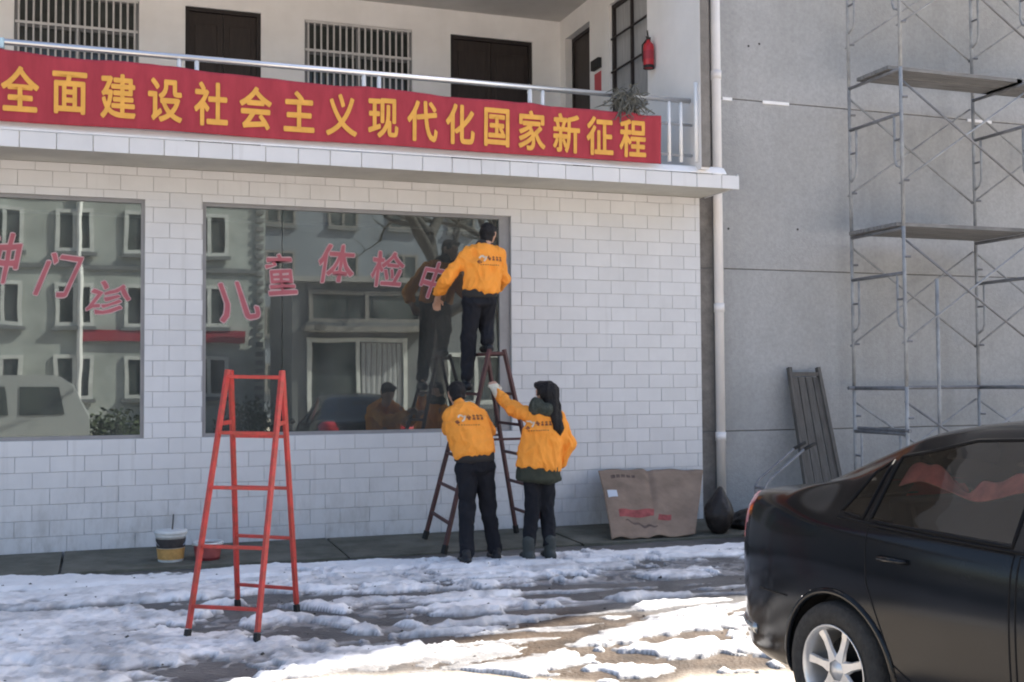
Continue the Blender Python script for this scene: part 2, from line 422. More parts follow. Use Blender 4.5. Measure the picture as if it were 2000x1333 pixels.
def ground_material():
    m = bpy.data.materials.new('mud_and_dry_concrete'); m.use_nodes = True
    N, L = m.node_tree.nodes, m.node_tree.links
    b = N['Principled BSDF']
    geo = N.new('ShaderNodeNewGeometry')
    at = N.new('ShaderNodeAttribute'); at.attribute_name = 'dry'
    am = N.new('ShaderNodeAttribute'); am.attribute_name = 'mud'
    n1 = N.new('ShaderNodeTexNoise'); n1.inputs['Scale'].default_value = 5; n1.inputs['Detail'].default_value = 8
    n2 = N.new('ShaderNodeTexNoise'); n2.inputs['Scale'].default_value = 38; n2.inputs['Detail'].default_value = 5
    for n in (n1, n2): L.new(geo.outputs['Position'], n.inputs['Vector'])
    r1 = N.new('ShaderNodeValToRGB')
    r1.color_ramp.elements[0].position = .3; r1.color_ramp.elements[1].position = .72
    r1.color_ramp.elements[0].color = (.065, .065, .067, 1); r1.color_ramp.elements[1].color = (.15, .143, .138, 1)
    r2 = N.new('ShaderNodeValToRGB')
    r2.color_ramp.elements[0].position = .3; r2.color_ramp.elements[1].position = .7
    r2.color_ramp.elements[0].color = (.036, .027, .020, 1); r2.color_ramp.elements[1].color = (.115, .085, .062, 1)
    r3 = N.new('ShaderNodeValToRGB')
    r3.color_ramp.elements[0].position = .2; r3.color_ramp.elements[1].position = .7
    r3.color_ramp.elements[0].color = (.48, .415, .345, 1); r3.color_ramp.elements[1].color = (.64, .57, .49, 1)
    for r in (r1, r2, r3): L.new(n1.outputs['Fac'], r.inputs['Fac'])
    m1 = N.new('ShaderNodeMix'); m1.data_type = 'RGBA'
    L.new(am.outputs['Fac'], m1.inputs['Factor']); L.new(r1.outputs[0], m1.inputs['A']); L.new(r2.outputs[0], m1.inputs['B'])
    m2 = N.new('ShaderNodeMix'); m2.data_type = 'RGBA'
    L.new(at.outputs['Fac'], m2.inputs['Factor']); L.new(m1.outputs['Result'], m2.inputs['A']); L.new(r3.outputs[0], m2.inputs['B'])
    L.new(m2.outputs['Result'], b.inputs['Base Color'])
    rr = N.new('ShaderNodeMapRange'); rr.inputs['To Min'].default_value = .45; rr.inputs['To Max'].default_value = .9
    L.new(at.outputs['Fac'], rr.inputs['Value']); L.new(rr.outputs[0], b.inputs['Roughness'])
    b.inputs['Specular IOR Level'].default_value = .3
    bp = N.new('ShaderNodeBump'); bp.inputs['Strength'].default_value = .5; bp.inputs['Distance'].default_value = .02
    L.new(n2.outputs['Fac'], bp.inputs['Height']); L.new(bp.outputs[0], b.inputs['Normal'])
    return m
gx = np.concatenate([[-300, -120, -60, -30, -15, -8, -5], np.arange(-3, 9.01, .05), [10, 12, 15, 22, 40, 80, 150, 300]])
gy = np.concatenate([[-400, -200, -90, -50, -35, -25, -18, -14, -11, -9.5], np.arange(-8.5, -0.69, .05), [0.6, 3, 8, 20, 60, 200, 400]])
GX, GY = np.meshgrid(gx, gy)
GZ = ground_z(GX, GY) + 0.022 * (fbm(GX, GY, 2.2, 5, 3) - .5) * ((GX > -4) & (GX < 10) & (GY > -9) & (GY < -.7))
GZ = np.where(GY > 0.3, -0.10, GZ)
me = grid_mesh('ground', GX, GY, GZ)
sd = polydist(GX, GY, SAND)
yS = np.interp(GX, [p[0] for p in SAND], [p[1] for p in SAND])
dry = sstep(-.12, .18, (yS - GY) + .30 * (fbm(GX, GY, 2.4, 4, 21) - .5))
mud = sstep(1.2, 2.4, GX) * sstep(.15, .8, -GY - 3.75 - .10 * np.abs(GX - 3) + 1.0 * (fbm(GX, GY, 1.2, 3, 5) - .5))
field_attr(me, 'dry', dry); field_attr(me, 'mud', mud)
me.materials.append(ground_material())
ground = bpy.data.objects.new('ground', me); COL.objects.link(ground)
tag(ground, 'wet muddy yard ground drying to pale sandy concrete at the front', kind='structure')

# snow: a churned sheet lying on the ground, ploughed through by ruts
RUTS = [([(-3, -2.55), (0.6, -2.75), (1.9, -2.98), (3.1, -3.12), (4.4, -3.26), (6, -3.30), (9, -3.5)], .13, .085),
        ([(0.4, -2.9), (1.15, -3.23), (1.4, -3.52), (1.85, -3.87), (2.76, -4.05), (3.4, -4.0), (4.6, -3.9)], .13, .08),
        ([(1.0, -4.0), (1.3, -4.15), (2.2, -4.55), (2.7, -4.62)], .09, .06),
        ([(-3, -3.8), (-0.6, -4.35), (0.2, -4.65), (0.9, -4.95)], .10, .035),
        ([(-3, -1.75), (-.2, -1.9), (1.8, -2.02), (3.6, -2.2), (6, -2.35), (9, -2.4)], .08, .03),
        ([(1.6, -1.30), (2.4, -1.38), (2.9, -1.5)], .10, .05),
        ([(.95, -3.25), (1.45, -3.45), (1.6, -3.6)], .14, .07)]
sx = np.arange(-2.2, 8.4, .017); sy = np.arange(-6.5, -0.78, .017)
SX, SY = np.meshgrid(sx, sy)
wx = SX + .16 * (fbm(SX, SY, 2.2, 3, 51) - .5); wy = SY + .16 * (fbm(SX, SY, 2.2, 3, 61) - .5)
edge = np.interp(SX, [-3, -.8, .2, 1.6, 2.8, 3.6, 4.8, 5.3, 6.2, 9], [-1.05, -1.08, -1.36, -1.24, -1.36, -1.56, -1.48, -1.62, -1.66, -1.8])
edge = edge + .22 * (fbm(SX, SY, 4.5, 4, 71) - .5)
depth = 0.036 * sstep(0.0, .10, edge - SY)
front = np.interp(SX, [-3, 0.3, .8, 1.4, 2.0, 2.5, 3.0, 3.7, 4.5, 5.2, 9], [-6.9, -6.0, -5.35, -5.05, -5.15, -5.15, -4.75, -4.35, -4.15, -3.85, -3.7])
front = front + .5 * (fbm(SX, SY, 1.6, 4, 81) - .5)
depth = depth * (0.10 + .90 * sstep(0, .30, SY - front))
churn = .35 + .65 * sstep(-1.7, -2.5, SY) * (.45 + .55 * sstep(2.6, .8, SX) + .4 * sstep(.45, .65, fbm(SX, SY, .9, 3, 77)))
lump = fbm(wx, wy, 2.6, 4, 91, .55) - .5
def ridge(sc, sd_): return 1 - np.abs(2 * fbm(wx, wy, sc, 2, sd_) - 1) * 2.2
crust = fbm(wx, wy * 1.35, 1.5, 6, 221, .62)
thin = .40 + .10 * sstep(-2.2, -3.0, SY) * sstep(.4, 1.6, SX) - .07 * sstep(.8, -.2, SX) - .10 * sstep(-2.4, -1.9, SY)
cover = sstep(thin - .03, thin + .055, crust)
on = depth / .036
H = on * (.0035 + cover * (.016 + .030 * np.clip(lump + .15, 0, 1) + .018 * np.clip(crust - thin, 0, .3) / .3)
          + churn * (.45 + .55 * cover) * (.006 * (ridge(6.5, 101) - .55) + .007 * (ridge(14, 131) - .5) + .017 * (fbm(wx, wy, 24, 3, 171, .65) - .5) + .012 * np.maximum(0, fbm(wx, wy, 9, 3, 231) - .55) * 4))
for pts, w, dp in RUTS:
    d = polydist(wx, wy, pts) + .05 * (fbm(SX, SY, 7, 3, 181) - .5)
    H = H - dp * .62 * (1 - sstep(.45 * w, 1.1 * w, d)) + .014 * np.exp(-((d - 1.6 * w) / (.45 * w)) ** 2) * cover * (depth > .02)
rs = np.random.default_rng(4)
for q in range(16):
    y0 = rs.uniform(-4.7, -2.2); x0 = rs.uniform(-.5, 4.5); ln = rs.uniform(.8, 2.6); sl = rs.uniform(-.12, .02)
    d = polydist(wx, wy, [(x0, y0), (x0 + ln * .5, y0 + sl * ln * .5 + rs.uniform(-.05, .05)), (x0 + ln, y0 + sl * ln)])
    w = rs.uniform(.035, .07)
    H = H - .024 * (1 - sstep(.5 * w, 1.2 * w, d)) + .007 * np.exp(-((d - 2.0 * w) / (.6 * w)) ** 2) * (depth > .01)
for q in range(46):                                   # boot prints
    cx0, cy0, an = rs.uniform(1.2, 5.2), rs.uniform(-3.1, -1.6), rs.uniform(-.6, .6) + (PI / 2 if q % 3 else 0)
    u = (SX - cx0) * math.cos(an) + (SY - cy0) * math.sin(an); v = -(SX - cx0) * math.sin(an) + (SY - cy0) * math.cos(an)
    e = (u / .14) ** 2 + (v / (.05 + .012 * np.clip(u / .14, -1, 1))) ** 2
    H = H - .020 * (1 - sstep(.75, 1.15, e)) * (1 + .5 * np.sin(u * 170)) * (e < 1.3) + .007 * np.exp(-((e - 1.5) / .4) ** 2) * (e < 3) * (depth > .01)
patch = fbm(SX, SY * 1.5, 2.0, 4, 111) + .30 * (fbm(SX, SY, 8, 3, 121) - .5)
beyond = sstep(0.02, .25, front - SY)
H = H + beyond * (.040 * sstep(.47, .60, patch + .15 * np.exp(-(front - SY) / .45)) * (.75 + ridge(9, 201) * .35 + 1.2 * np.clip(patch - .55, 0, .2)) - .012)
H = np.where(SY < -6.2, H - .05, H)
yS_ = np.interp(SX, [p[0] for p in SAND], [p[1] for p in SAND])
H = H - .08 * sstep(-.02, .10, yS_ - SY + .12 * (fbm(SX, SY, 4, 3, 211) - .5)) * (SX > .3)
GZs = ground_z(SX, SY)
SZ = GZs + np.where(H > .003, H, H * 2 - .02)
me = grid_mesh('snow', SX, SY, SZ)
slush = 1 - sstep(.004, .024, H + .020 * (fbm(SX, SY, 8, 5, 141, .6) - .5))
grime = sstep(.36, .64, fbm(wx, wy * 1.6, 1.6, 6, 151, .62)) * .60 * sstep(-1.7, -2.5, SY) + .05 + .42 * sstep(.42, .7, fbm(SX, SY, 11, 5, 161, .62)) * churn
field_attr(me, 'slush', slush); field_attr(me, 'grime', np.clip(grime + .2 * slush, 0, 1))
m = bpy.data.materials.new('churned_snow'); m.use_nodes = True
N, L = m.node_tree.nodes, m.node_tree.links
b = N['Principled BSDF']
a1 = N.new('ShaderNodeAttribute'); a1.attribute_name = 'slush'
a2 = N.new('ShaderNodeAttribute'); a2.attribute_name = 'grime'
c1 = N.new('ShaderNodeMix'); c1.data_type = 'RGBA'; c1.inputs['A'].default_value = (.88, .875, .885, 1); c1.inputs['B'].default_value = (.40, .40, .41, 1)
c2 = N.new('ShaderNodeMix'); c2.data_type = 'RGBA'; c2.inputs['B'].default_value = (.225, .22, .22, 1)
L.new(a2.outputs['Fac'], c1.inputs['Factor']); L.new(c1.outputs['Result'], c2.inputs['A']); L.new(a1.outputs['Fac'], c2.inputs['Factor'])
L.new(c2.outputs['Result'], b.inputs['Base Color'])
b.inputs['Roughness'].default_value = .55; b.inputs['Specular IOR Level'].default_value = .3
geo = N.new('ShaderNodeNewGeometry')
nb = N.new('ShaderNodeTexNoise'); nb.inputs['Scale'].default_value = 38; nb.inputs['Detail'].default_value = 7; nb.inputs['Roughness'].default_value = .7
L.new(geo.outputs['Position'], nb.inputs['Vector'])
bp = N.new('ShaderNodeBump'); bp.inputs['Strength'].default_value = .5; bp.inputs['Distance'].default_value = .02
L.new(nb.outputs['Fac'], bp.inputs['Height']); L.new(bp.outputs[0], b.inputs['Normal'])
me.materials.append(m)
snow = bpy.data.objects.new('snow', me); COL.objects.link(snow)
tag(snow, 'churned melting snow with wheel ruts lying on the yard', 'snow', kind='stuff')

# concrete apron along the wall foot, cast in slabs
apron = thing('pavement', (3, -.6, 0), 'stained concrete apron running along the foot of the tiled wall', None, kind='structure')
ed = [-4.4, -2.5, -.33, 2.18, 4.55, 6.9, 9.4, 11.7, 14.0]
for i in range(len(ed) - 1):
    a, b_ = ed[i] + .012, ed[i+1] - .012
    mb = MB()
    n = 12
    def fr(t, k=i): return -1.17 + .05 * (vnoise(np.array([t*2.2]), np.array([k*1.0]), 5)[0] - .5)
    xs = [a + (b_ - a) * j / n for j in range(n+1)]
    tp = .004 * ((i * 37) % 3)
    for j in range(n):
        x0, x1 = xs[j], xs[j+1]
        y0, y1 = fr(x0), fr(x1)
        mb.add([(x0, y0, -.035 + tp), (x1, y1, -.035 + tp), (x1, -.02, 0 + tp), (x0, -.02, 0 + tp), (x0, y0 - .02, -.2), (x1, y1 - .02, -.2)], [(0, 1, 2, 3), (0, 4, 5, 1)])
    mb.add([(a, fr(a), -.035 + tp), (a, -.02, tp), (a, -.02, -.2), (a, fr(a), -.2), (b_, fr(b_), -.035 + tp), (b_, -.02, tp), (b_, -.02, -.2), (b_, fr(b_), -.2)], [(0, 1, 2, 3), (4, 7, 6, 5)])
    mk('slab', mb, 'apron', apron)

# ------------------------------------------------------------------ clinic building
WL, WR = -6.0, 6.57
bld = thing('clinic_building', (2, 2, 0), 'white tiled clinic with a deep open balcony above two big ground floor windows', 'building')
Z_S, Z_H = 1.065, 3.42          # sill and head of the windows
W1 = (-3.1, .392); W2 = (.945, 4.225)
TP, TL, TH = .1521, .3097, .148  # course pitch, tile pitch, tile height
mb = MB()
for lo, hi in [((WL, -.2), (WR, Z_S)), ((WL, Z_H), (WR, 3.74)), ((W1[1], Z_S), (W2[0], Z_H)), ((W2[1], Z_S), (WR, Z_H)), ((WL, Z_S), (W1[0], Z_H))]:
    mb.box((lo[0], 0.0, lo[1]), (hi[0], .24, hi[1]))
wall = mk('ground_floor_wall', mb, 'grout', bld)
# tiles in running bond, cut round the openings
tiles = []
for r in range(0, 25):
    z0 = r * TP + .002; z1 = min(z0 + TH, 3.735)
    if z1 - z0 < .03: continue
    off = -.614 + (TL / 2 if r % 2 else 0)
    k0 = math.floor((-2.2 - off) / TL)
    for k in range(k0, 40):
        x0 = off + k * TL + .0025; x1 = x0 + TL - .005
        x1 = min(x1, WR)
        if x0 > WR - .02: break
        segs = [(x0, x1, z0, z1)]
        for wx0, wx1 in (W1, W2):
            ns = []
            for a, b_, c, d in segs:
                if d <= Z_S + .004 or c >= Z_H - .004 or b_ <= wx0 or a >= wx1:
                    ns.append((a, b_, c, d)); continue
                if c < Z_S: ns.append((a, b_, c, Z_S)); 
                if d > Z_H: ns.append((a, b_, Z_H, d))
                cc, dd = max(c, Z_S), min(d, Z_H)
                if a < wx0: ns.append((a, wx0, cc, dd))
                if b_ > wx1: ns.append((wx1, b_, cc, dd))
            segs = ns
        for s in segs:
            if s[1] - s[0] > .012 and s[3] - s[2] > .012: tiles.append(s)
def tkey(s):
    full = (s[1] - s[0]) * (s[3] - s[2]); vis = s[1] > -.85 and s[2] < 3.5
    return (0 if vis else 1, -round(full, 3), s[2])
tiles.sort(key=tkey)
tmesh = {}
rest = MB()
for i, (x0, x1, z0, z1) in enumerate(tiles):
    w, h = round(x1 - x0, 3), round(z1 - z0, 3)
    pr_ = random.uniform(0, .0016)
    if i < 296:
        key = (w, h)
        if key not in tmesh:
            me = bpy.data.meshes.new('tile'); t = MB().bbox((0, -.007, 0), (w, .002, h), .0025)
            me.from_pydata(t.v, [], t.f); me.materials.append(MT['tile']); tmesh[key] = me
        o = shared('tile', tmesh[key], (x0, -pr_, z0), wall)
        o.rotation_euler = (random.uniform(-.004, .004), 0, random.uniform(-.0025, .0025))
    else:
        rest.bbox((x0, -.007 - pr_, z0), (x1, .002, z1), .0025)
rest_o = mk('tile', rest, 'tile', wall); rest_o['kind'] = 'stuff'

# plaster band and beam under the balcony, soffit, balcony slab
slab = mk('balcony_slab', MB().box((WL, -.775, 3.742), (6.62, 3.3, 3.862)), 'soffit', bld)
fm = {}
x = -.706 - 10 * TL
while x < 6.60:
    x0, x1 = x + .003, min(x + TL - .004, 6.635)
    w = round(x1 - x0, 3)
    if w > .05:
        if w not in fm:
            me = bpy.data.meshes.new('fascia_tile'); t = MB().bbox((0, -.012, 0), (w, .0, .148), .003)
            me.from_pydata(t.v, [], t.f); me.materials.append(MT['tile']); fm[w] = me
        o = shared('fascia_tile', fm[w], (x0, -.777, 3.716 + random.uniform(-.004, .001)), slab)
        o.rotation_euler = (random.uniform(-.01, .01), random.uniform(-.004, .004), 0)
    x += TL
mk('end_tile', MB().box((6.622, -.775, 3.73), (6.634, -.03, 3.88)), 'tile', slab)
mk('balcony_lip', MB().add([(x_, y_, z_) for x_ in (WL, 6.47) for y_, z_ in ((-.799, 3.868), (-.797, 3.880), (-.742, 3.946), (-.60, 3.985), (-.60, 3.917))], [(0, 1, 2, 3, 4), (9, 8, 7, 6, 5), (0, 5, 6, 1), (1, 6, 7, 2), (2, 7, 8, 3), (3, 8, 9, 4), (4, 9, 5, 0)]), 'lip', bld)

# upper storey: back wall with openings, side wall, ceiling, roof
UY = 3.15; UX = 6.12; CZ = 6.73
ops = [(-1.03, .413, 5.0, 6.42, 'win'), (.972, 1.922, 3.9, 6.42, 'door'), (2.487, 3.947, 5.0, 6.40, 'win'), (4.491, 5.698, 3.9, 6.40, 'door'), (-2.9, -1.9, 3.9, 6.42, 'door')]
mb = MB()
xs = sorted([WL, UX + .2] + [v for o in ops for v in o[:2]])
for a, b_ in zip(xs[:-1], xs[1:]):
    op = [o for o in ops if abs(o[0] - a) < 1e-6 and abs(o[1] - b_) < 1e-6]
    if op:
        o = op[0]
        mb.box((a, UY, o[3]), (b_, UY + .2, CZ))
        if o[2] > 4: mb.box((a, UY, 3.9), (b_, UY + .2, o[2]))
    else: mb.box((a, UY, 3.9), (b_, UY + .2, CZ))
mk('upper_wall', mb, 'upper_wall', bld)
# side wall x = UX with door and window openings
so = [(.405, 1.489, 4.9, 6.44), (2.115, 2.961, 3.9, 6.43)]
ys = [-.86, .405, 1.489, 2.115, 2.961, UY]
mb = MB()
for a, b_ in zip(ys[:-1], ys[1:]):
    op = [o for o in so if abs(o[0] - a) < 1e-6]
    if op:
        mb.box((UX, a, op[0][3]), (UX + .10, b_, CZ))
        if op[0][2] > 4: mb.box((UX, a, 3.9), (UX + .10, b_, op[0][2]))
    else: mb.box((UX, a, 3.9), (UX + .10, b_, CZ))
mk('side_wall', mb, 'side_wall', bld)
mk('wall_end', MB().box((UX + .008, -.868, 3.92), (UX + .112, -.861, CZ)), 'bare', bld)
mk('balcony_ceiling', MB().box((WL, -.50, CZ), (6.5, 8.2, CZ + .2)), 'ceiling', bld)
mk('added_top_storey', MB().box((WL, -.30, CZ + .2), (6.5, 8.2, 10.2)), 'side_wall', bld)  # unseen storey added so the building's shadow reaches further over the yard
mk('roof', MB().box((WL - .2, -.60, 10.2), (6.56, 8.4, 10.55)), 'roof', bld)  # above view, raised with the added storey to lengthen the shadow
mk('rear_wall', MB().box((WL, 8.0, -.2), (6.56, 8.2, CZ)).box((WL, .0, -.2), (WL + .2, 8, 3.9)).box((6.35, .3, -.2), (6.56, 8, 3.74)).box((6.4, 3.2, 3.9), (6.56, 8, CZ)), 'side_wall', bld)
# ground floor room behind the glass
mk('room', MB().box((WL + .2, 3.6, -.05), (6.3, 3.7, 3.74)).box((WL + .2, .25, -.08), (6.3, 3.7, .02)).box((.5, .26, .02), (.62, 3.6, 3.7)).box((5.1, .26, .02), (5.2, 3.6, 3.7)), 'room', bld)

def ring(x0, x1, z0, z1, y0, y1, t):
    return MB().box((x0, y0, z0), (x0 + t, y1, z1)).box((x1 - t, y0, z0), (x1, y1, z1)).box((x0 + t, y0, z0), (x1 - t, y1, z0 + t)).box((x0 + t, y0, z1 - t), (x1 - t, y1, z1))

# shop windows of the ground floor
def bold(v, f, d, n=8):
    V, F = [], []
    for k in range(n + 1):
        a = 2 * PI * k / n; q = 0 if k == n else d
        F += [tuple(i + len(V) for i in p) for p in f]
        V += [(p[0] + q * math.cos(a), p[1] + q * math.sin(a), k * .00012) for p in v]
    return V, F
def glyph(ch, off=0.0, shear=0.0):
    c = bpy.data.curves.new('glyph', 'FONT'); c.body = ch; c.shear = shear; c.size = 1.0; c.resolution_u = 4
    o = bpy.data.objects.new('glyph', c); COL.objects.link(o)
    me = o.to_mesh()
    v = [tuple(q.co) for q in me.vertices]; f = [tuple(p.vertices) for p in me.polygons]
    o.to_mesh_clear(); bpy.data.objects.remove(o); bpy.data.curves.remove(c)
    return bold(v, f, off) if off else (v, f)
win1 = mk('shop_window', ring(W1[0], W1[1], Z_S, Z_H, .03, .10, .035).box((-1.95, .031, Z_S + .036), (-1.90, .099, Z_H - .036)), 'frame', bld)
win2 = mk('shop_window', ring(W2[0], W2[1], Z_S, Z_H, .03, .10, .035).box((4.10, .031, Z_S + .036), (4.19, .099, Z_H - .036)), 'frame', bld)
mk('pane', MB().box((-3.05, .062, Z_S + .03), (-1.95, .068, Z_H - .03)), 'glass', win1)
mk('pane', MB().box((-1.90, .062, Z_S + .03), (W1[1] - .03, .068, Z_H - .03)), 'glass', win1)
mk('pane', MB().box((W2[0] + .03, .062, Z_S + .03), (1.74, .068, Z_H - .03)), 'glass', win2)
mk('pane', MB().box((1.746, .062, Z_S + .03), (4.10, .068, Z_H - .03)), 'glass', win2)
# brush lettering stuck on the glass, each character rising and falling along an arc
def brush(win, ch, cx, cz, w, h, rot, shear, off):
    for layer, (of, m_, dy) in enumerate(((off + .026, 'decal_edge', .0565), (off, 'decal', .0535))):
        v, f = glyph(ch, of, shear)
        xs = [p[0] for p in v]; zs = [p[1] for p in v]
        if layer == 0:
            mx, mz = (min(xs) + max(xs)) / 2, (min(zs) + max(zs)) / 2; sw, sh = max(xs) - min(xs), max(zs) - min(zs)
        c, s = math.cos(rot), math.sin(rot)
        v = [(p[0] + .035 * mnoise.noise(Vector((p[0] * 4.5, p[1] * 4.5, cx))) , p[1] + .035 * mnoise.noise(Vector((p[0] * 4.5, p[1] * 4.5, cx + 9))), p[2]) for p in v]
        vv = []
        for p in v:
            a = (p[0] - mx) / sw * w; b_ = (p[1] - mz) / sh * h
            vv.append((cx + a * c - b_ * s, dy - p[2], cz + a * s + b_ * c))
        mk('lettering' if layer else 'lettering_edge', (vv, f), m_, win)
for ch, cx, cz, w, h, rot, sh in [('种', -.93, 2.80, .44, .50, .05, .3), ('门', -.40, 2.655, .42, .46, -.12, .35), ('诊', .065, 2.43, .40, .36, -.25, .3)]:
    brush(win1, ch, cx, cz, w, h, rot, sh, .012)
for ch, cx, cz, w, h, rot, sh in [('儿', 1.30, 2.43, .42, .42, .12, -.2), ('童', 1.735, 2.72, .33, .44, .05, -.1), ('体', 2.31, 2.845, .40, .42, 0, .15), ('检', 2.855, 2.80, .38, .40, -.05, .1), ('中', 3.36, 2.70, .32, .42, -.15, .25)]:
    brush(win2, ch, cx, cz, w, h, rot, sh, .012)

# upper doors and barred windows
def bars(win, x0, x1, z0, z1, y, n, rails):
    me = bpy.data.meshes.new('bar'); t = MB().tube([(0, 0, 0), (0, 0, z1 - z0)], .013, 6); me.from_pydata(t.v, [], t.f); me.materials.append(MT['grille'])
    for i in range(n): shared('bar', me, (x0 + (x1 - x0) * (i + .5) / n, y, z0), win)
    for z in rails: mk('rail', MB().box((x0, y - .012, z - .016), (x1, y + .012, z + .016)), 'grille', win)
for i, (x0, x1, z0, z1, kind) in enumerate(ops):
    if kind == 'win':
        w = mk('barred_window', ring(x0, x1, z0, z1, UY + .04, UY + .11, .045), 'frame', bld)
        mk('pane', MB().box((x0 + .04, UY + .10, z0 + .04), (x1 - .04, UY + .106, z1 - .04)), 'dark_glass', w)
        xm = (x0 + x1) / 2
        mk('mullion', MB().box((xm - .03, UY + .06, z0 + .045), (xm + .03, UY + .099, z1 - .045)).box((x0 + .045, UY + .06, z1 - .44), (xm - .03, UY + .099, z1 - .39)).box((xm + .03, UY + .06, z1 - .44), (x1 - .045, UY + .099, z1 - .39)), 'frame', w)
        mk('curtain', MB().grid(lambda u, v: (x0 + .06 + (x1 - x0 - .12) * (.62 + .38 * u), UY + .13 + .012 * math.sin(u * 40), z0 + (z1 - z0) * v), 40, 1), 'curtain', w)
        bars(w, x0 + .01, x1 - .01, z0 + .01, z1 - .02, UY + .015, 17, (z1 - .40, z0 + .32, z1 - .02))
    else:
        w = mk('door', ring(x0, x1, z0 - .06, z1, UY + .03, UY + .10, .05), 'door_frame', bld)
        xm = (x0 + x1) / 2
        for a, b_ in ((x0 + .052, xm - .004), (xm + .004, x1 - .052)):
            mk('door_leaf', MB().box((a, UY + .06, z0), (b_, UY + .095, z1 - .055)).bbox((a + .07, UY + .05, z0 + .2), (b_ - .07, UY + .06, z0 + 1.0), .006).bbox((a + .07, UY + .05, z0 + 1.15), (b_ - .07, UY + .06, z1 - .2), .006), 'door', w)
        mk('handle', MB().tube([(xm + .07, UY + .05, 4.93), (xm + .07, UY + .01, 4.93), (xm + .17, UY + .01, 4.93)], .010, 6), 'steel', w)
# side wall window with its bars and side door
w = mk('side_window', MB().box((UX + .02, .405, 4.9), (UX + .10, .45, 6.44)).box((UX + .04, 1.444, 4.9), (UX + .10, 1.489, 6.44)).box((UX + .04, .45, 4.9), (UX + .10, 1.444, 4.945)).box((UX + .04, .45, 6.395), (UX + .10, 1.444, 6.44)).box((UX + .05, .93, 4.945), (UX + .095, .97, 6.395)), 'door_frame', bld)
mk('pane', MB().box((UX + .085, .43, 4.92), (UX + .09, 1.47, 6.42)), mat('grey_pane', (.34, .34, .345), .3, noise=(8, .25), stretch=(1, 6, .3)), w)
for z in (5.99, 5.56): mk('bar', MB().tube([(UX + .02, .44 if z > 5.8 else .27, z), (UX + .02, 1.46, z)], .015, 6), 'door_frame', w)
w = mk('side_door', MB().box((UX + .10, 2.115, 3.9), (UX + .15, 2.16, 6.43)).box((UX + .10, 2.916, 3.9), (UX + .15, 2.961, 6.43)).box((UX + .10, 2.16, 6.38), (UX + .15, 2.916, 6.43)), 'door_frame', bld)
mk('door_leaf', MB().box((UX + .12, 2.16, 3.92), (UX + .145, 2.916, 5.2)).box((UX + .12, 2.16, 5.22), (UX + .145, 2.916, 6.38)), 'door', w)
mk('meter_box', MB().box((UX - .06, 1.72, 5.70), (UX - .002, 1.96, 5.83)), 'black', bld, bevel=.006)
mk('notice', MB().box((UX - .006, 1.74, 5.38), (UX - .001, 1.95, 5.66)), 'red_paper', bld)

# balcony railing
rail = mk('balcony_railing', MB().tube([(WL, -.735, 4.665), (6.06, -.735, 4.665)], .030, 12), 'steel', bld, smooth=True)
mk('lower_rail', MB().tube([(WL, -.735, 4.40), (6.08, -.735, 4.40)], .016, 8), 'steel', rail, smooth=True)
mk('bottom_rail', MB().tube([(WL, -.735, 4.06), (6.08, -.735, 4.06)], .016, 8), 'steel', rail, smooth=True)
pm = bpy.data.meshes.new('post'); t = MB().tube([(0, 0, 3.985), (0, 0, 4.642)], .021, 10); pm.from_pydata(t.v, [], t.f); pm.materials.append(MT['post'])
pm.polygons.foreach_set('use_smooth', [True] * len(pm.polygons))
for px in (-2.82, -2.66, -1.09, -.93, .665, .825, 2.425, 2.58, 4.18, 4.325, 5.80, 5.945):
    shared('post', pm, (px, -.735, 0), rail)
mk('post', MB().tube([(6.10, -.80, 3.985), (6.10, -.80, 4.86)], .024, 10), 'post', rail, smooth=True)

# ------------------------------------------------------------------ grey rendered building to the right
GY0 = .06
grey = thing('grey_building', (9, 3, 0), 'tall windowless grey pebble dashed building behind the scaffold', 'building')
mk('wall', MB().box((WR + .004, GY0 + .015, -.3), (14.0, 9, 15.6)), 'render_gap', grey)  # unseen height and right end shaped to shade the yard and scaffold
zj = [-.3, 1.003, 2.923, 4.96, 7.0, 9.0, 11.0, 13.3, 15.6]
for a, b_ in zip(zj[:-1], zj[1:]):
    mk('render_panel', MB().bbox((6.80, GY0, a + .006), (14.0, GY0 + .02, b_ - .006), .004), 'render', grey)
    mk('corner_strip', MB().bbox((WR + .006, GY0 + .004, a + .006), (6.775, GY0 + .02, b_ - .006), .004), 'bare', grey)
for a, b_ in ((6.93, 7.06), (7.483, 7.85), (10.54, 10.93)):
    mk('white_plate', MB().box((a, GY0 - .012, 4.935), (b_, GY0 - .001, 4.972)), 'lip', grey)
for a, b_ in ((7.95, 3.43), (6.99, 3.40), (7.3, 5.62), (7.45, 5.66)):
    mk('plug_hole', MB().lathe([(.001, -.002), (.014, -.002), (.014, .004)], (a, GY0, b_), (0, 1, 0), 10), 'black', grey)
pp = mk('drainpipe', MB().tube([(6.80, -.03, .22), (6.80, -.03, 10.4)], .055, 16), 'pipe', bld, smooth=True)
mk('pipe_foot', MB().tube([(6.80, -.03, .24), (6.80, -.035, .12), (6.84, -.10, .03)], .056, 14), 'pipe', pp, smooth=True)
for z in (.95, 2.45, 5.2): mk('pipe_collar', MB().lathe([(.056, -.05), (.063, -.05), (.063, .05), (.056, .05)], (6.80, -.03, z), (0, 0, 1), 16), 'pipe', pp, smooth=True)

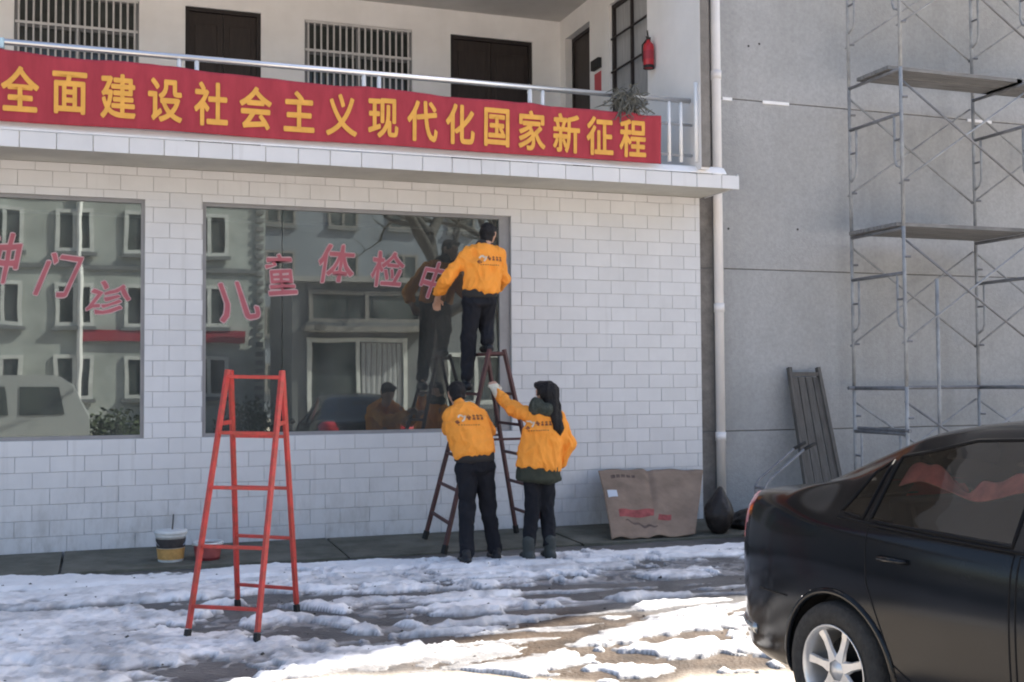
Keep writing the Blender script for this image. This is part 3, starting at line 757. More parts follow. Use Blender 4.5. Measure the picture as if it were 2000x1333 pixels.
# ------------------------------------------------------------------ scaffold
sc = thing('scaffold', (9.4, -.7, 0), 'galvanised tube scaffold with boarded lifts standing against the grey building', 'scaffold')
SXA, SXB, SYF, SYN = 8.50, 10.36, -.25, -1.20
LV = [1.515, 3.325, 5.14, 6.95, 8.76]
R = .021
def frame_(x, zb, zt):
    f = mk('standard', MB().tube([(x, SYF, zb), (x, SYF, zt)], R, 8), 'scaffold', sc, smooth=True)
    mk('standard', MB().tube([(x, SYN, zb), (x, SYN, zt)], R, 8), 'scaffold', sc, smooth=True)
    mk('top_bar', MB().tube([(x, SYF, zt - .02), (x, SYN, zt - .02)], R, 8), 'scaffold_dark', f, smooth=True)
    mk('cross_bar', MB().tube([(x, SYF, zt - .53), (x, SYN, zt - .53)], R, 8), 'scaffold_dark', f, smooth=True)
    for y, d in ((SYF, -1), (SYN, 1)):
        yo = y + d * .125
        lo = max(zb + .1, zt - 1.16)
        mk('ladder_loop', MB().tube([(x, yo, zt - .53), (x, yo, lo + .12), (x, yo - d * .03, lo + .045), (x, y, lo)], .015, 6), 'scaffold', f, smooth=True)
        mk('step', MB().tube([(x, y, zt - .82), (x, yo, zt - .82)], .013, 6), 'scaffold_dark', f, smooth=True)
    for y in (SYF, SYN):
        for z in (zt - .35, zt - 1.3):
            if z > zb + .05: mk('lock_pin', MB().tube([(x, y - .03, z), (x + .05, y - .05, z)], .014, 6), 'scaffold_dark', f)
for x in (SXA, SXB, SXB + 1.86):
    zb = -.05
    for zt in LV:
        frame_(x, zb, zt); zb = zt
for (xa, xb) in ((SXA, SXB), (SXB, SXB + 1.86)):
    for i, zt in enumerate(LV):
        for y in (SYF + .03, SYN + .03):
            zlo, zhi = zt - 1.32, zt - .12
            if i == 0: zlo, zhi = .25, 1.35
            mk('cross_brace', MB().tube([(xa, y, zhi), (xb, y, zlo)], .0125, 6), 'scaffold_dark' if y < -.5 else 'scaffold', sc, smooth=True)
            mk('cross_brace', MB().tube([(xa, y + .026, zlo), (xb, y + .026, zhi)], .0125, 6), 'scaffold', sc, smooth=True)
for zt, ys_ in ((5.14, (-.62, -.92)), (3.325, (-.42, -.72, -1.02)), (6.95, (-.62, -.92))):
    for y in ys_:
        for xa in ((SXA, SXB) if zt > 4 else (SXA,)):
            mk('board', MB().box((xa - .06, y - .14, zt + .008), (xa + 1.86 + .02, y + .14, zt + .05)), 'plank', sc)
mk('rail_tube', MB().tube([(SXA - .1, SYF - .02, 1.50), (12.3, SYF - .02, 1.50)], .022, 8), 'scaffold_dark', sc)
mk('rail_tube', MB().tube([(SXA, SYN - .05, 1.02), (SXA + .02, SYF - .05, 1.02)], .022, 8), 'scaffold_dark', sc)
mk('standard', MB().tube([(SXA + .53, SYN + .1, -.05), (SXA + .53, SYN + .1, 2.75)], R, 8), 'scaffold', sc, smooth=True)

# ------------------------------------------------------------------ banner
def ban_y(x, z):
    t = (4.58 - z) / .62
    return -.846 - .010 * math.sin(x * 2.3 + .6) - .008 * math.sin(x * 7.1 + 1.2 * t) * (1.1 - t) - .008 * math.sin(x * 17 + 3 * t) * max(0, .8 - t) - .0022 * math.sin(x * 31 + 2 * math.sin(x * 3)) * (.3 + .7 * max(0, 1 - t)) - .006 * math.sin(z * 9)
def ban_top(x):
    ties = [-2.7, -.95, .66, 2.42, 4.18, 5.28, 5.64]
    base = float(np.interp(x, [-3, -.87, 2, 5.64], [4.585, 4.575, 4.505, 4.452]))
    d = min(abs(x - t) for t in ties)
    return base - .012 + .014 * math.exp(-(d / .12) ** 2) + .006 * math.sin(x * 5.3)
mb = MB().grid(lambda u, v: (lambda x: (x, ban_y(x, 3.950 + (ban_top(x) - 3.950) * v), 3.930 + .004 * math.sin(x * 3.1) + (ban_top(x) - 3.930) * v))(-2.75 + 8.39 * u), 420, 22)
banner = mk('banner', mb, 'banner', None, smooth=True, solid=.003)
tag(banner, 'long red cloth banner with yellow characters hung along the balcony railing', 'banner')
TXT = '全面建设社会主义现代化国家新征程'
CXS = [-.699, -.286, .126, .531, .941, 1.353, 1.766, 2.164, 2.572, 2.959, 3.338, 3.754, 4.157, 4.54, 4.938, 5.33]
CXS = [-.699 + .4115 * i - .0016 * i * max(0, i - 8) for i in range(16)]
for i, ch in enumerate(TXT):
    v, f = glyph(ch, .024)
    xs = [p[0] for p in v]; zs = [p[1] for p in v]
    mx, mz = (min(xs) + max(xs)) / 2, (min(zs) + max(zs)) / 2
    cz = 4.222 - .003 * i
    sx_, sz_ = .315, .425
    vv = []
    for p in v:
        xx = CXS[i] + (p[0] - mx) * sx_; zz = cz + (p[1] - mz) * sz_
        vv.append((xx, ban_y(xx, zz) - .011 - p[2], zz))
    mk('lettering', (vv, f), 'gold', banner)
for x in (-.95, .66, 2.42, 4.18):
    mk('tie_cord', MB().tube([(x, -.80, ban_top(x) - .02), (x + .01, -.77, 4.62), (x, -.735, 4.697), (x - .01, -.70, 4.62), (x, -.79, ban_top(x) - .015)], .004, 5), 'post', banner)

# pale cloth hung over the rail at the left edge
def clothf(u, v):
    a = (v - .5) * 2; t = min(1, max(-1, a * 3))
    y = -.735 + .034 * math.sin(t * PI / 2); z = 4.665 + .034 * math.cos(t * PI / 2) - max(0, abs(a) - .33) * .10
    return (-1.20 + .36 * u, y - .004 * math.sin(u * 20) * abs(a), z)
c_ = mk('cloth', MB().grid(clothf, 20, 24), mat('pale_blue_cloth', (.45, .62, .70), .85), None, smooth=True, solid=.004)
tag(c_, 'pale blue cloth hung over the balcony rail at the left edge', 'cloth')

# bundle of dry stems tied over the rail
mb = MB()
for i in range(70):
    a = random.uniform(0, 2 * PI); l = random.uniform(.10, .26); up_ = random.uniform(-.9, .55)
    c = Vector((5.27 + random.gauss(0, .06), -.80 + random.gauss(0, .025), 4.63 + random.gauss(0, .03)))
    d = Vector((math.cos(a) * .8, math.sin(a) * .28 - .1, up_)).normalized() * l
    k = Vector((random.gauss(0, .04), random.gauss(0, .03), random.gauss(-.03, .05)))
    mb.tube([c + Vector((0, -.02, 0)), c + d * .4 + k, c + d * .75 + k * 1.2, c + d + k * .4 - Vector((0, 0, .05))], [.010, .009, .007, .003], 5)
bundle = thing('stem_bundle', (5.27, -.8, 4.5), 'bundle of grey dry stems tied over the balcony rail at the banner end', 'plant bundle')
mk('stems', mb, 'twig', bundle)
mb = MB()
for i in range(60):
    c = Vector((5.27 + random.gauss(0, .10), -.83 + random.gauss(0, .03), 4.60 + random.gauss(0, .07)))
    a = Vector((random.gauss(0, 1), random.gauss(0, .5), random.gauss(-.4, 1))).normalized() * random.uniform(.04, .10)
    b_ = a.cross(Vector((random.gauss(0, 1), random.gauss(0, 1), random.gauss(0, 1)))).normalized() * random.uniform(.010, .022)
    n_ = a.cross(b_).normalized() * .012
    mb.add([c, c + a * .5 + b_ + n_, c + a, c + a * .5 - b_ + n_], [(0, 1, 2), (0, 2, 3)])
fo = mk('dry_leaves', mb, 'twig', bundle); fo['kind'] = 'stuff'
mk('hanging_stems', MB().tube([(5.29, -.83, 4.6), (5.31, -.845, 4.50), (5.32, -.85, 4.40)], [.014, .012, .006], 5).tube([(5.26, -.83, 4.6), (5.27, -.845, 4.50), (5.33, -.85, 4.36)], [.012, .010, .005], 5), 'twig', bundle)

# fire extinguisher on the side wall rod
ext = thing('fire_extinguisher', (UX - .09, .21, 5.28), 'red fire extinguisher hanging on the balcony side wall beside the barred window', 'fire extinguisher')
mk('cylinder', MB().lathe([(.0, 0), (.058, 0), (.064, .02), (.064, .25), (.055, .285), (.028, .31), (.024, .335), (0, .335)], (UX - .08, .21, 5.28), (0, 0, 1), 18), 'extinguisher', ext, smooth=True)
mk('valve', MB().box((UX - .10, .19, 5.612), (UX - .06, .23, 5.645)), 'black', ext)
mk('handle', MB().obox((UX - .08, .21, 5.63), (UX - .12, .16, 5.71), .016, .012).obox((UX - .08, .21, 5.62), (UX - .13, .17, 5.64), .014, .01), 'black', ext)
mk('hose', MB().tube([(UX - .09, .24, 5.625), (UX - .11, .31, 5.58), (UX - .11, .315, 5.45), (UX - .10, .29, 5.34)], .011, 8), 'black', ext, smooth=True)
mk('label', MB().lathe([(.0652, .10), (.0652, .20)], (UX - .08, .21, 5.28), (0, 0, 1), 18), 'sign_red', ext, smooth=True)
mk('base_ring', MB().lathe([(.066, -.004), (.066, .03), (.060, .03), (.060, -.004)], (UX - .08, .21, 5.28), (0, 0, 1), 18), 'black', ext, smooth=True)

# ------------------------------------------------------------------ red steel trestle ladder
def lerp(a, b, t): return tuple(a[i] + (b[i] - a[i]) * t for i in range(3))
lad = thing('step_ladder', (.95, -3.66, -.08), 'red steel trestle ladder with four legs standing alone on the snow', 'ladder')
FL, FR_ = ((.535, -3.985, -.07), (.815, -3.715, 1.665)), ((.945, -4.275, -.07), (1.165, -3.86, 1.655))
BL, BR = ((.965, -3.02, -.07), (.865, -3.46, 1.665)), ((1.346, -3.38, -.07), (1.205, -3.62, 1.66))
for a, b_ in (FL, FR_, BL, BR):
    lg = mk('leg', MB().obox(lerp(a, b_, .035), lerp(a, b_, 1.012), .031, .031, (1, .6, 0)), 'red_metal', lad, bevel=.003)
    mk('rubber_foot', MB().obox(lerp(a, b_, -.02), lerp(a, b_, .032), .037, .037, (1, .6, 0)), 'rubber', lg, bevel=.004)
for (l, r), ts in (((FL, FR_), (.115, .335, .555, .765, .985)), ((BL, BR), (.10, .315, .525, .74, .985))):
    for t in ts: mk('rung', MB().obox(lerp(l[0], l[1], t), lerp(r[0], r[1], t), .024, .024), 'red_metal', lad, bevel=.003)
for (l, r) in ((FL, BL), (FR_, BR)):
    mk('top_rail', MB().obox(lerp(l[0], l[1], .997), lerp(r[0], r[1], .997), .026, .03), 'red_metal', lad, bevel=.003)
mk('hinge_plate', MB().obox(lerp(FR_[0], FR_[1], .80), lerp(BR[0], BR[1], .80), .006, .03).obox(lerp(FL[0], FL[1], .80), lerp(BL[0], BL[1], .80), .006, .03), 'red_metal', lad)

# dark brown trestle ladder under the window
dl = thing('step_ladder', (3.66, -.8, 0), 'dark brown steel trestle ladder under the window with a person standing on it', 'ladder')
LF, LN = ((3.13, -.39, .0), (3.59, -.60, 1.9)), ((3.07, -1.28, -.03), (3.61, -1.06, 1.9))
RF, RN = ((4.16, -.30, .0), (3.74, -.60, 1.9)), ((4.19, -1.15, -.03), (3.77, -1.06, 1.9))
for a, b_ in (LF, LN, RF, RN):
    lg = mk('leg', MB().obox(lerp(a, b_, .02), lerp(a, b_, 1.01), .036, .036, (1, .6, 0)), 'rust_metal', dl, bevel=.003)
    mk('rubber_foot', MB().obox(lerp(a, b_, -.003), lerp(a, b_, .04), .044, .044, (1, .6, 0)), 'rubber', lg)
for (l, r) in ((LF, LN), (RF, RN)):
    for t in (.14, .30, .46, .62, .78, .985): mk('rung', MB().obox(lerp(l[0], l[1], t), lerp(r[0], r[1], t), .028, .028), 'rust_metal', dl, bevel=.003)
for (l, r) in ((LF, RF), (LN, RN)):
    mk('top_rail', MB().obox(lerp(l[0], l[1], .99), lerp(r[0], r[1], .99), .03, .03), 'rust_metal', dl, bevel=.003)
    mk('spreader', MB().obox(lerp(l[0], l[1], .55), lerp(r[0], r[1], .55), .006, .025), 'rust_metal', dl)

# ------------------------------------------------------------------ buckets at the wall foot
bk = thing('paint_bucket', (.605, -.83, -.015), 'white plastic paint bucket with dark and ochre bands standing open on the apron', 'bucket')
bc = (.605, -.83, -.028)
mk('pail', MB().lathe([(0, .003), (.108, .0), (.112, .01), (.135, .27), (.143, .272), (.143, .285), (.130, .285), (.104, .02), (0, .02)], bc, (0, 0, 1), 28), 'plastic_white', bk, smooth=True)
mk('dark_band', MB().lathe([(.1256, .135), (.1338, .215), (.1332, .217)], bc, (0, 0, 1), 28), 'paint_dark', bk, smooth=True)
mk('ochre_band', MB().lathe([(.1150, .03), (.1250, .13)], bc, (0, 0, 1), 28), 'paint_ochre', bk, smooth=True)
mk('lid', MB().lathe([(0, .292), (.12, .290), (.146, .286), (.147, .258), (.139, .256)], bc, (0, 0, 1), 28), 'plastic_white', bk, smooth=True)
mk('rim_band', MB().lathe([(.1385, .235), (.141, .25), (.137, .262)], bc, (0, 0, 1), 28), 'plastic_white', bk, smooth=True)
mk('handle', MB().tube([(.605 + .145 * math.cos(t), -.83 - .05 - .03 * math.sin(t), .215 - .13 * math.sin(t)) for t in np.linspace(0, PI, 12)], .003, 5), 'steel', bk)
st = mk('stick', MB().tube([(.618, -.82, .262), (.630, -.80, .40)], .0075, 8), 'wood_dark', None, smooth=True)
tag(st, 'thin dark stirring stick poking up out of the white paint bucket', 'stick')
b2 = thing('paint_bucket', (.93, -.9, -.03), 'red bucket with white rim half hidden behind the red ladder', 'bucket')
bc = (.93, -.86, -.035)
mk('pail', MB().lathe([(0, .003), (.105, 0), (.128, .155), (.128, .16), (.10, .16)], bc, (0, 0, 1), 24), 'red_plastic', b2, smooth=True)
mk('rim', MB().lathe([(.127, .150), (.142, .152), (.142, .178), (.122, .178), (.10, .03), (0, .03)], bc, (0, 0, 1), 24), 'plastic_white', b2, smooth=True)
mk('label', MB().lathe([(.1115, .04), (.1245, .125)], bc, (0, 0, 1), 24), 'card_red', b2, smooth=True)

# ------------------------------------------------------------------ flattened cardboard leaning on the wall corner
def card_pt(u, v):
    # u along the sheet (0 left .. 1 right), v up (0 foot .. 1 top)
    top = Vector((5.19 + 1.33 * u, -.13 + .03 * u, .612 - .045 * u * u))
    foot = Vector((4.90 + .93 * u + .02 * math.sin(u * 9), -1.10 - .04 * u, -.015 + .02 * max(0, math.sin(u * 14))))
    p = foot.lerp(top, v)
    bow = .045 * math.sin(PI * v) * (.6 + .4 * math.sin(u * 5)) - .05 * math.exp(-((u - .47 - .06 * (1 - v)) / .035) ** 2) * v
    buck = .035 * math.exp(-((v - .2 - .12 * (.5 - u)) / .05) ** 2) * sstep(.12, .3, np.array(u)) * (1 - sstep(.6, .7, np.array(u)))
    return p + Vector((0, -.7, .5)) * float(bow - buck) + Vector((0, 0, .006 * math.sin(u * 23 + v * 11)))
cb = thing('cardboard_sheet', (5.5, -.6, 0), 'big flattened brown cardboard box with a red stripe leaning at the wall corner', 'cardboard')
mk('sheet', MB().grid(lambda u, v: tuple(card_pt(u, v)), 60, 36), 'card', cb, smooth=True, solid=.007)
def patch(name, u0, u1, v0, v1, m_, d=.006):
    def f(u, v):
        a = card_pt(u0 + (u1 - u0) * u, v0 + (v1 - v0) * v)
        return tuple(a + Vector((0, -.75, .65)).normalized() * d)
    mk(name, MB().grid(f, 24, 6), m_, cb, smooth=True)
patch('red_stripe', .11, .52, .27, .37, 'card_red')
patch('red_stripe', .57, .70, .22, .29, 'card_red')
for k, (u0, u1) in enumerate(((.10, .14), (.15, .185), (.195, .235), (.245, .285), (.295, .33))):
    patch('print_mark', u0, u1, .855, .905, 'card_dark')
mb = MB()
def tearp(u, v):
    q = card_pt(.17 + .40 * u, .225 - .11 * u + .015 * math.sin(u * 19) + (v - .5) * (.012 + .035 * math.sin(PI * u)))
    return tuple(q + Vector((0, -.75, .65)).normalized() * .0055)
mk('tear', mb.grid(tearp, 30, 2), 'card_dark', cb, smooth=True)
patch('white_label', .035, .125, .55, .66, 'paper', .008)

# rubbish bags and a heap beside it
def blob(c, r, seed, pinch=0.0, n=44):
    mb = MB(); c = Vector(c)
    def f(u, v):
        th = 2 * PI * u; ph = PI * v
        d = Vector((math.sin(ph) * math.cos(th), math.sin(ph) * math.sin(th), -math.cos(ph)))
        q = 1 + .16 * mnoise.noise(d * 2.1 + Vector((seed, 0, 0))) + .10 * (1 - 2 * abs(mnoise.noise(d * 4.5 + Vector((0, seed, 0))))) + .05 * mnoise.noise(d * 11 + Vector((0, seed, 3)))
        t = max(0, d.z)
        s = 1 - pinch * t ** 1.4
        p = Vector((d.x * r[0] * q * s, d.y * r[1] * q * s, d.z * r[2] * (1 + pinch * .45 * t ** 3)))
        return tuple(c + p + Vector((r[0] * .35 * pinch * t * t, 0, 0)))
    return mb.grid(f, n, n // 2 + 6)
g = mk('rubbish_bag', blob((6.20, -1.0, .19), (.145, .15, .235), 3.1, .42), 'bag', None, smooth=True)
tag(g, 'tall black rubbish bag with knotted neck at the foot of the drainpipe', 'rubbish bag')
g = mk('rubbish_bag', blob((6.85, -.80, .06), (.36, .26, .15), 8.4, .1), 'bag', None, smooth=True)
tag(g, 'low slumped black rubbish bag on the ground below the grey building', 'rubbish bag')
g = mk('plank', MB().obox((6.35, -1.30, .0), (7.3, -1.22, .03), .14, .035), 'wood', None, bevel=.004)
tag(g, 'short pale wooden plank lying on the ground by the slumped bag', 'plank')

# boards leaning on the grey wall
lb = thing('formwork_panel', (8.0, -.3, 0), 'narrow dark weathered board panel with two side rails leaning against the grey wall', 'panel')
A0, A1 = (7.70, -.50, -.04), (7.74, -.03, 1.75)
B0, B1 = (8.20, -.50, -.04), (8.14, -.03, 1.75)
for a, b_ in ((A0, A1), (B0, B1)): mk('side_rail', MB().obox(a, b_, .045, .06, (0, -1, 0)), 'wood_dark', lb, bevel=.003)
mk('top_rail', MB().obox(lerp(A0, A1, .955), lerp(B0, B1, .955), .05, .05), 'wood_dark', lb, bevel=.003)
for k in range(4):
    u0, u1 = (k + .08) / 4, (k + .94) / 4
    q = [lerp(lerp(A0, A1, t), lerp(B0, B1, t), u) for t, u in ((.02, u0), (.02, u1), (.935, u1), (.935, u0))]
    mk('board', MB().add(q + [(p[0], p[1] + .02, p[2]) for p in q], [(0, 1, 2, 3), (7, 6, 5, 4), (0, 4, 5, 1), (1, 5, 6, 2), (2, 6, 7, 3), (3, 7, 4, 0)]), 'wood_dark', lb)

# wheelbarrow whose handles rise behind the car
wb = thing('wheelbarrow', (6.9, -1.7, 0), 'wheelbarrow with thin metal handles standing behind the dark car', 'wheelbarrow')
for y in (-1.42, -1.60):
    mk('handle', MB().tube([(6.40, y, .10), (6.40, y, .50), (6.44, y, .565), (6.88, y, .88), (7.0, y, .93)], .014, 8), 'scaffold_dark', wb, smooth=True)
    mk('grip', MB().tube([(6.87, y, .875), (7.01, y, .936)], .019, 8), 'rubber', wb, smooth=True)
    mk('leg', MB().tube([(6.40, y, .12), (6.36, y, -.05)], .016, 8), 'scaffold_dark', wb)
mk('cross_bar', MB().tube([(6.40, -1.42, .49), (6.40, -1.60, .49)], .016, 8).tube([(6.395, -1.42, .30), (6.395, -1.60, .30)], .014, 8), 'scaffold_dark', wb)
mk('tray', MB().add([(6.45, -1.30, .34), (6.45, -1.72, .34), (7.15, -1.74, .30), (7.15, -1.28, .30), (6.55, -1.40, .12), (6.55, -1.62, .12), (7.05, -1.62, .12), (7.05, -1.40, .12)], [(4, 5, 6, 7), (0, 4, 7, 3), (1, 2, 6, 5), (0, 1, 5, 4), (3, 7, 6, 2)]), 'rust_metal', wb, solid=.004)
mk('wheel', MB().lathe([(.05, -.03), (.15, -.035), (.17, 0), (.15, .035), (.05, .03)], (7.25, -1.51, .11), (0, 1, 0), 20), 'rubber', wb, smooth=True)

# ------------------------------------------------------------------ people: smooth-blended solids meshed with surface nets
BIG = 1e3
def rc(a, b, ra, rb=None): return ('rc', np.array(a, float), np.array(b, float), ra, ra if rb is None else rb)
def el(a, b, ra, rb, side=(1, 0, 0)): return ('el', np.array(a, float), np.array(b, float), ra, rb, np.array(side, float))
def sdf_eval(p, P):
    if p[0] == 'rc':
        a, b, ra, rb = p[1:]
        ba = b - a; L2 = max(ba @ ba, 1e-12)
        t = np.clip(((P - a) @ ba) / L2, 0, 1)
        return np.linalg.norm(P - a - t[..., None] * ba, axis=-1) - (ra + (rb - ra) * t)
    a, b, ra, rb, side = p[1:]
    ba = b - a; L_ = np.linalg.norm(ba); d = ba / max(L_, 1e-9)
    s = side - d * (side @ d); s /= np.linalg.norm(s); f = np.cross(d, s)
    q = P - a; h = q @ d; t = np.clip(h / max(L_, 1e-9), 0, 1)
    rx = ra[0] + (rb[0] - ra[0]) * t; ry = ra[1] + (rb[1] - ra[1]) * t
    e = np.where(h < 0, -h, np.where(h > L_, h - L_, 0)); rm = np.minimum(rx, ry)
    k = np.sqrt(((q @ s) / rx) ** 2 + ((q @ f) / ry) ** 2 + (e / np.minimum(rm, .06)) ** 2)
    return (k - 1) * rm
def surface(prims, h, k=.03, cut=None, fn=None):
    lo = np.array([1e9] * 3); hi = -lo
    for p in prims:
        r = max(np.max(p[3]), np.max(p[4]))
        lo = np.minimum(lo, np.minimum(p[1], p[2]) - r); hi = np.maximum(hi, np.maximum(p[1], p[2]) + r)
    lo -= 3 * h; hi += 3 * h
    n = np.ceil((hi - lo) / h).astype(int) + 1
    F = np.full(n, BIG)
    for p in prims:
        kk = k
        r = max(np.max(p[3]), np.max(p[4])) + kk + 3 * h
        i0 = np.maximum(0, np.floor((np.minimum(p[1], p[2]) - r - lo) / h).astype(int)); i1 = np.minimum(n, np.ceil((np.maximum(p[1], p[2]) + r - lo) / h).astype(int) + 1)
        ax = [lo[d] + h * np.arange(i0[d], i1[d]) for d in range(3)]
        P = np.stack(np.meshgrid(*ax, indexing='ij'), -1)
        v = sdf_eval(p, P)
        S = (slice(i0[0], i1[0]), slice(i0[1], i1[1]), slice(i0[2], i1[2]))
        c = F[S]; w = np.clip(.5 + .5 * (c - v) / kk, 0, 1)
        F[S] = c + (v - c) * w - kk * w * (1 - w)
        F[S] = np.where(c > BIG / 2, np.minimum(v, c), F[S])
    if cut or fn:
        P = np.stack(np.meshgrid(*[lo[d] + h * np.arange(n[d]) for d in range(3)], indexing='ij'), -1)
        for o, nn in (cut or []): F = np.maximum(F, (P - np.array(o)) @ np.array(nn))
        if fn is not None: F = fn(F, P)
    I = F < 0
    # surface nets
    c8 = [I[i:n[0]-1+i, j:n[1]-1+j, l:n[2]-1+l] for i in (0, 1) for j in (0, 1) for l in (0, 1)]
    s = sum(x.astype(np.int8) for x in c8)
    act = (s > 0) & (s < 8)
    idx = np.argwhere(act); vid = np.full(act.shape, -1, int); vid[tuple(idx.T)] = np.arange(len(idx))
    corners = np.array([(i, j, l) for i in (0, 1) for j in (0, 1) for l in (0, 1)])
    acc = np.zeros((len(idx), 3)); cnt = np.zeros(len(idx))
    for x in range(8):
        for y in range(x + 1, 8):
            if np.abs(corners[x] - corners[y]).sum() != 1: continue
            fx = F[tuple((idx + corners[x]).T)]; fy = F[tuple((idx + corners[y]).T)]
            m_ = (fx < 0) != (fy < 0); t = np.where(m_, fx / np.where(m_, fx - fy, 1), 0)
            acc += np.where(m_[:, None], corners[x] + t[:, None] * (corners[y] - corners[x]), 0); cnt += m_
    V = lo + h * (idx + acc / cnt[:, None])
    faces = []
    for d in range(3):
        e = [0, 0, 0]; e[d] = 1
        A_ = I[tuple(slice(0, n[q] - e[q]) for q in range(3))]; B_ = I[tuple(slice(e[q], n[q]) for q in range(3))]
        ch = np.argwhere(A_ != B_)
        u, w = (d + 1) % 3, (d + 2) % 3
        ch = ch[(ch[:, u] > 0) & (ch[:, w] > 0) & (ch[:, u] < n[u] - 1) & (ch[:, w] < n[w] - 1)]
        ins = A_[tuple(ch.T)]
        def at(du, dw):
            q = ch.copy(); q[:, u] += du; q[:, w] += dw; return vid[tuple(q.T)]
        Q = np.stack([at(-1, -1), at(0, -1), at(0, 0), at(-1, 0)], 1)
        Q[~ins] = Q[~ins][:, ::-1]
        faces.append(Q)
    Fc = np.concatenate(faces)
    return V, Fc
def sdf_obj(name, prims, m_, parent, h=.010, k=.03, cut=None, fn=None, wrinkle=0.0, seed=0, stretch=(1, 1, .55)):
    V, Fc = surface(prims, h, k, cut, fn)
    me = bpy.data.meshes.new(name)
    me.from_pydata(V.tolist(), [], Fc.tolist()); me.update()
    if wrinkle:
        nrm = np.zeros(len(V) * 3); me.vertices.foreach_get('normal', nrm); nrm = nrm.reshape(-1, 3)
        st_ = Vector(stretch)
        for i, v in enumerate(V):
            q = Vector((v[0] * st_[0], v[1] * st_[1], v[2] * st_[2]))
            w_ = mnoise.noise(q * 9 + Vector((seed, 0, 0)))
            r_ = 1 - abs(mnoise.noise(Vector((q.x * 13 + q.z * 9 + w_, q.y * 13, q.z * 14 - q.x * 8 + seed)))) * 2
            V[i] = v + nrm[i] * wrinkle * (.9 * w_ + .8 * r_ - .5)
        me.vertices.foreach_set('co', V.ravel()); me.update()
    me.polygons.foreach_set('use_smooth', [True] * len(me.polygons))
    me.materials.append(MT[m_])
    o = bpy.data.objects.new(name, me); COL.objects.link(o)
    if parent is not None: attach(o, parent)
    return o

def hand_prims(w, d, palm_n, th_side, L=.17, curl=.5, r=1.0):
    """hand from wrist w along d; palm_n is the palm normal, th_side the thumb side"""
    w, d, pn, ts = (np.array(q, float) for q in (w, d, palm_n, th_side))
    d /= np.linalg.norm(d); ts = ts - d * (ts @ d); ts /= np.linalg.norm(ts)
    pn = np.cross(d, ts) * (1 if np.cross(d, ts) @ pn > 0 else -1)
    out = [el(w, w + d * L * .5, (.028 * r, .017 * r), (.040 * r, .014 * r), ts)]
    for i, (o, ln) in enumerate(((.030, .40), (.010, .44), (-.010, .42), (-.029, .33))):
        b0 = w + d * L * .46 + ts * o * r; l = L * ln
        d1 = d * math.cos(curl) + pn * math.sin(curl) + ts * o * 1.5
        b1 = b0 + d1 * l * .45
        d2 = d * math.cos(curl * 2.2) + pn * math.sin(curl * 2.2)
        b2_ = b1 + d2 * l * .32
        d3 = d * math.cos(curl * 3.0) + pn * math.sin(curl * 3.0)
        out += [rc(b0, b1, .0095 * r, .0088 * r), rc(b1, b2_, .0088 * r, .008 * r), rc(b2_, b2_ + d3 * l * .22, .008 * r, .007 * r)]
    t0 = w + d * L * .12 + ts * .024 * r
    t1 = t0 + (d * .6 + ts * .8) * L * .22 + pn * .012
    t2 = t1 + (d * .85 + ts * .2 + pn * .4) * L * .2
    out += [rc(t0, t1, .013 * r, .011 * r), rc(t1, t2, .011 * r, .008 * r)]
    return out

def head_prims(c, fwd, upv, s=1.0):
    """skull, jaw, nose, brow, lips, ears, eyes round centre c"""
    c = np.array(c, float); f = np.array(fwd, float); u = np.array(upv, float)
    u /= np.linalg.norm(u); f = f - u * (f @ u); f /= np.linalg.norm(f); r = np.cross(f, u)
    P = lambda a, b_, d: c + (r * a + f * b_ + u * d) * s
    out = [el(P(0, -.012, -.03), P(0, -.012, .035), (.072*s, .088*s), (.074*s, .090*s), r), el(P(0, .022, -.085), P(0, .02, -.02), (.045*s, .052*s), (.064*s, .07*s), r),
           rc(P(0, .086, .012), P(0, .103, -.026), .009*s, .013*s), rc(P(-.035, .074, .024), P(.035, .074, .024), .012*s),
           rc(P(-.018, .078, -.062), P(.018, .078, -.062), .009*s), rc(P(0, .066, -.098), P(0, .068, -.09), .018*s)]
    for q in (-1, 1):
        out += [el(P(q*.076, -.01, -.03), P(q*.080, -.016, .012), (.008*s, .018*s), (.009*s, .020*s), r), rc(P(q*.031, .076, .004), P(q*.031, .077, .004), .012*s)]
    return out, (r, f, u)
def hair_prims(c, fr_, s=1.0, long=False):
    r, f, u = fr_; c = np.array(c, float)
    P = lambda a, b_, d: c + (r * a + f * b_ + u * d) * s
    out = [el(P(0, -.020, .0), P(0, -.012, .052), (.082*s, .094*s), (.078*s, .094*s), r), el(P(0, -.045, -.055), P(0, -.035, 0), (.066*s, .058*s), (.078*s, .07*s), r),
           rc(P(-.05, .055, .07), P(.05, .055, .07), .030*s)]
    return out

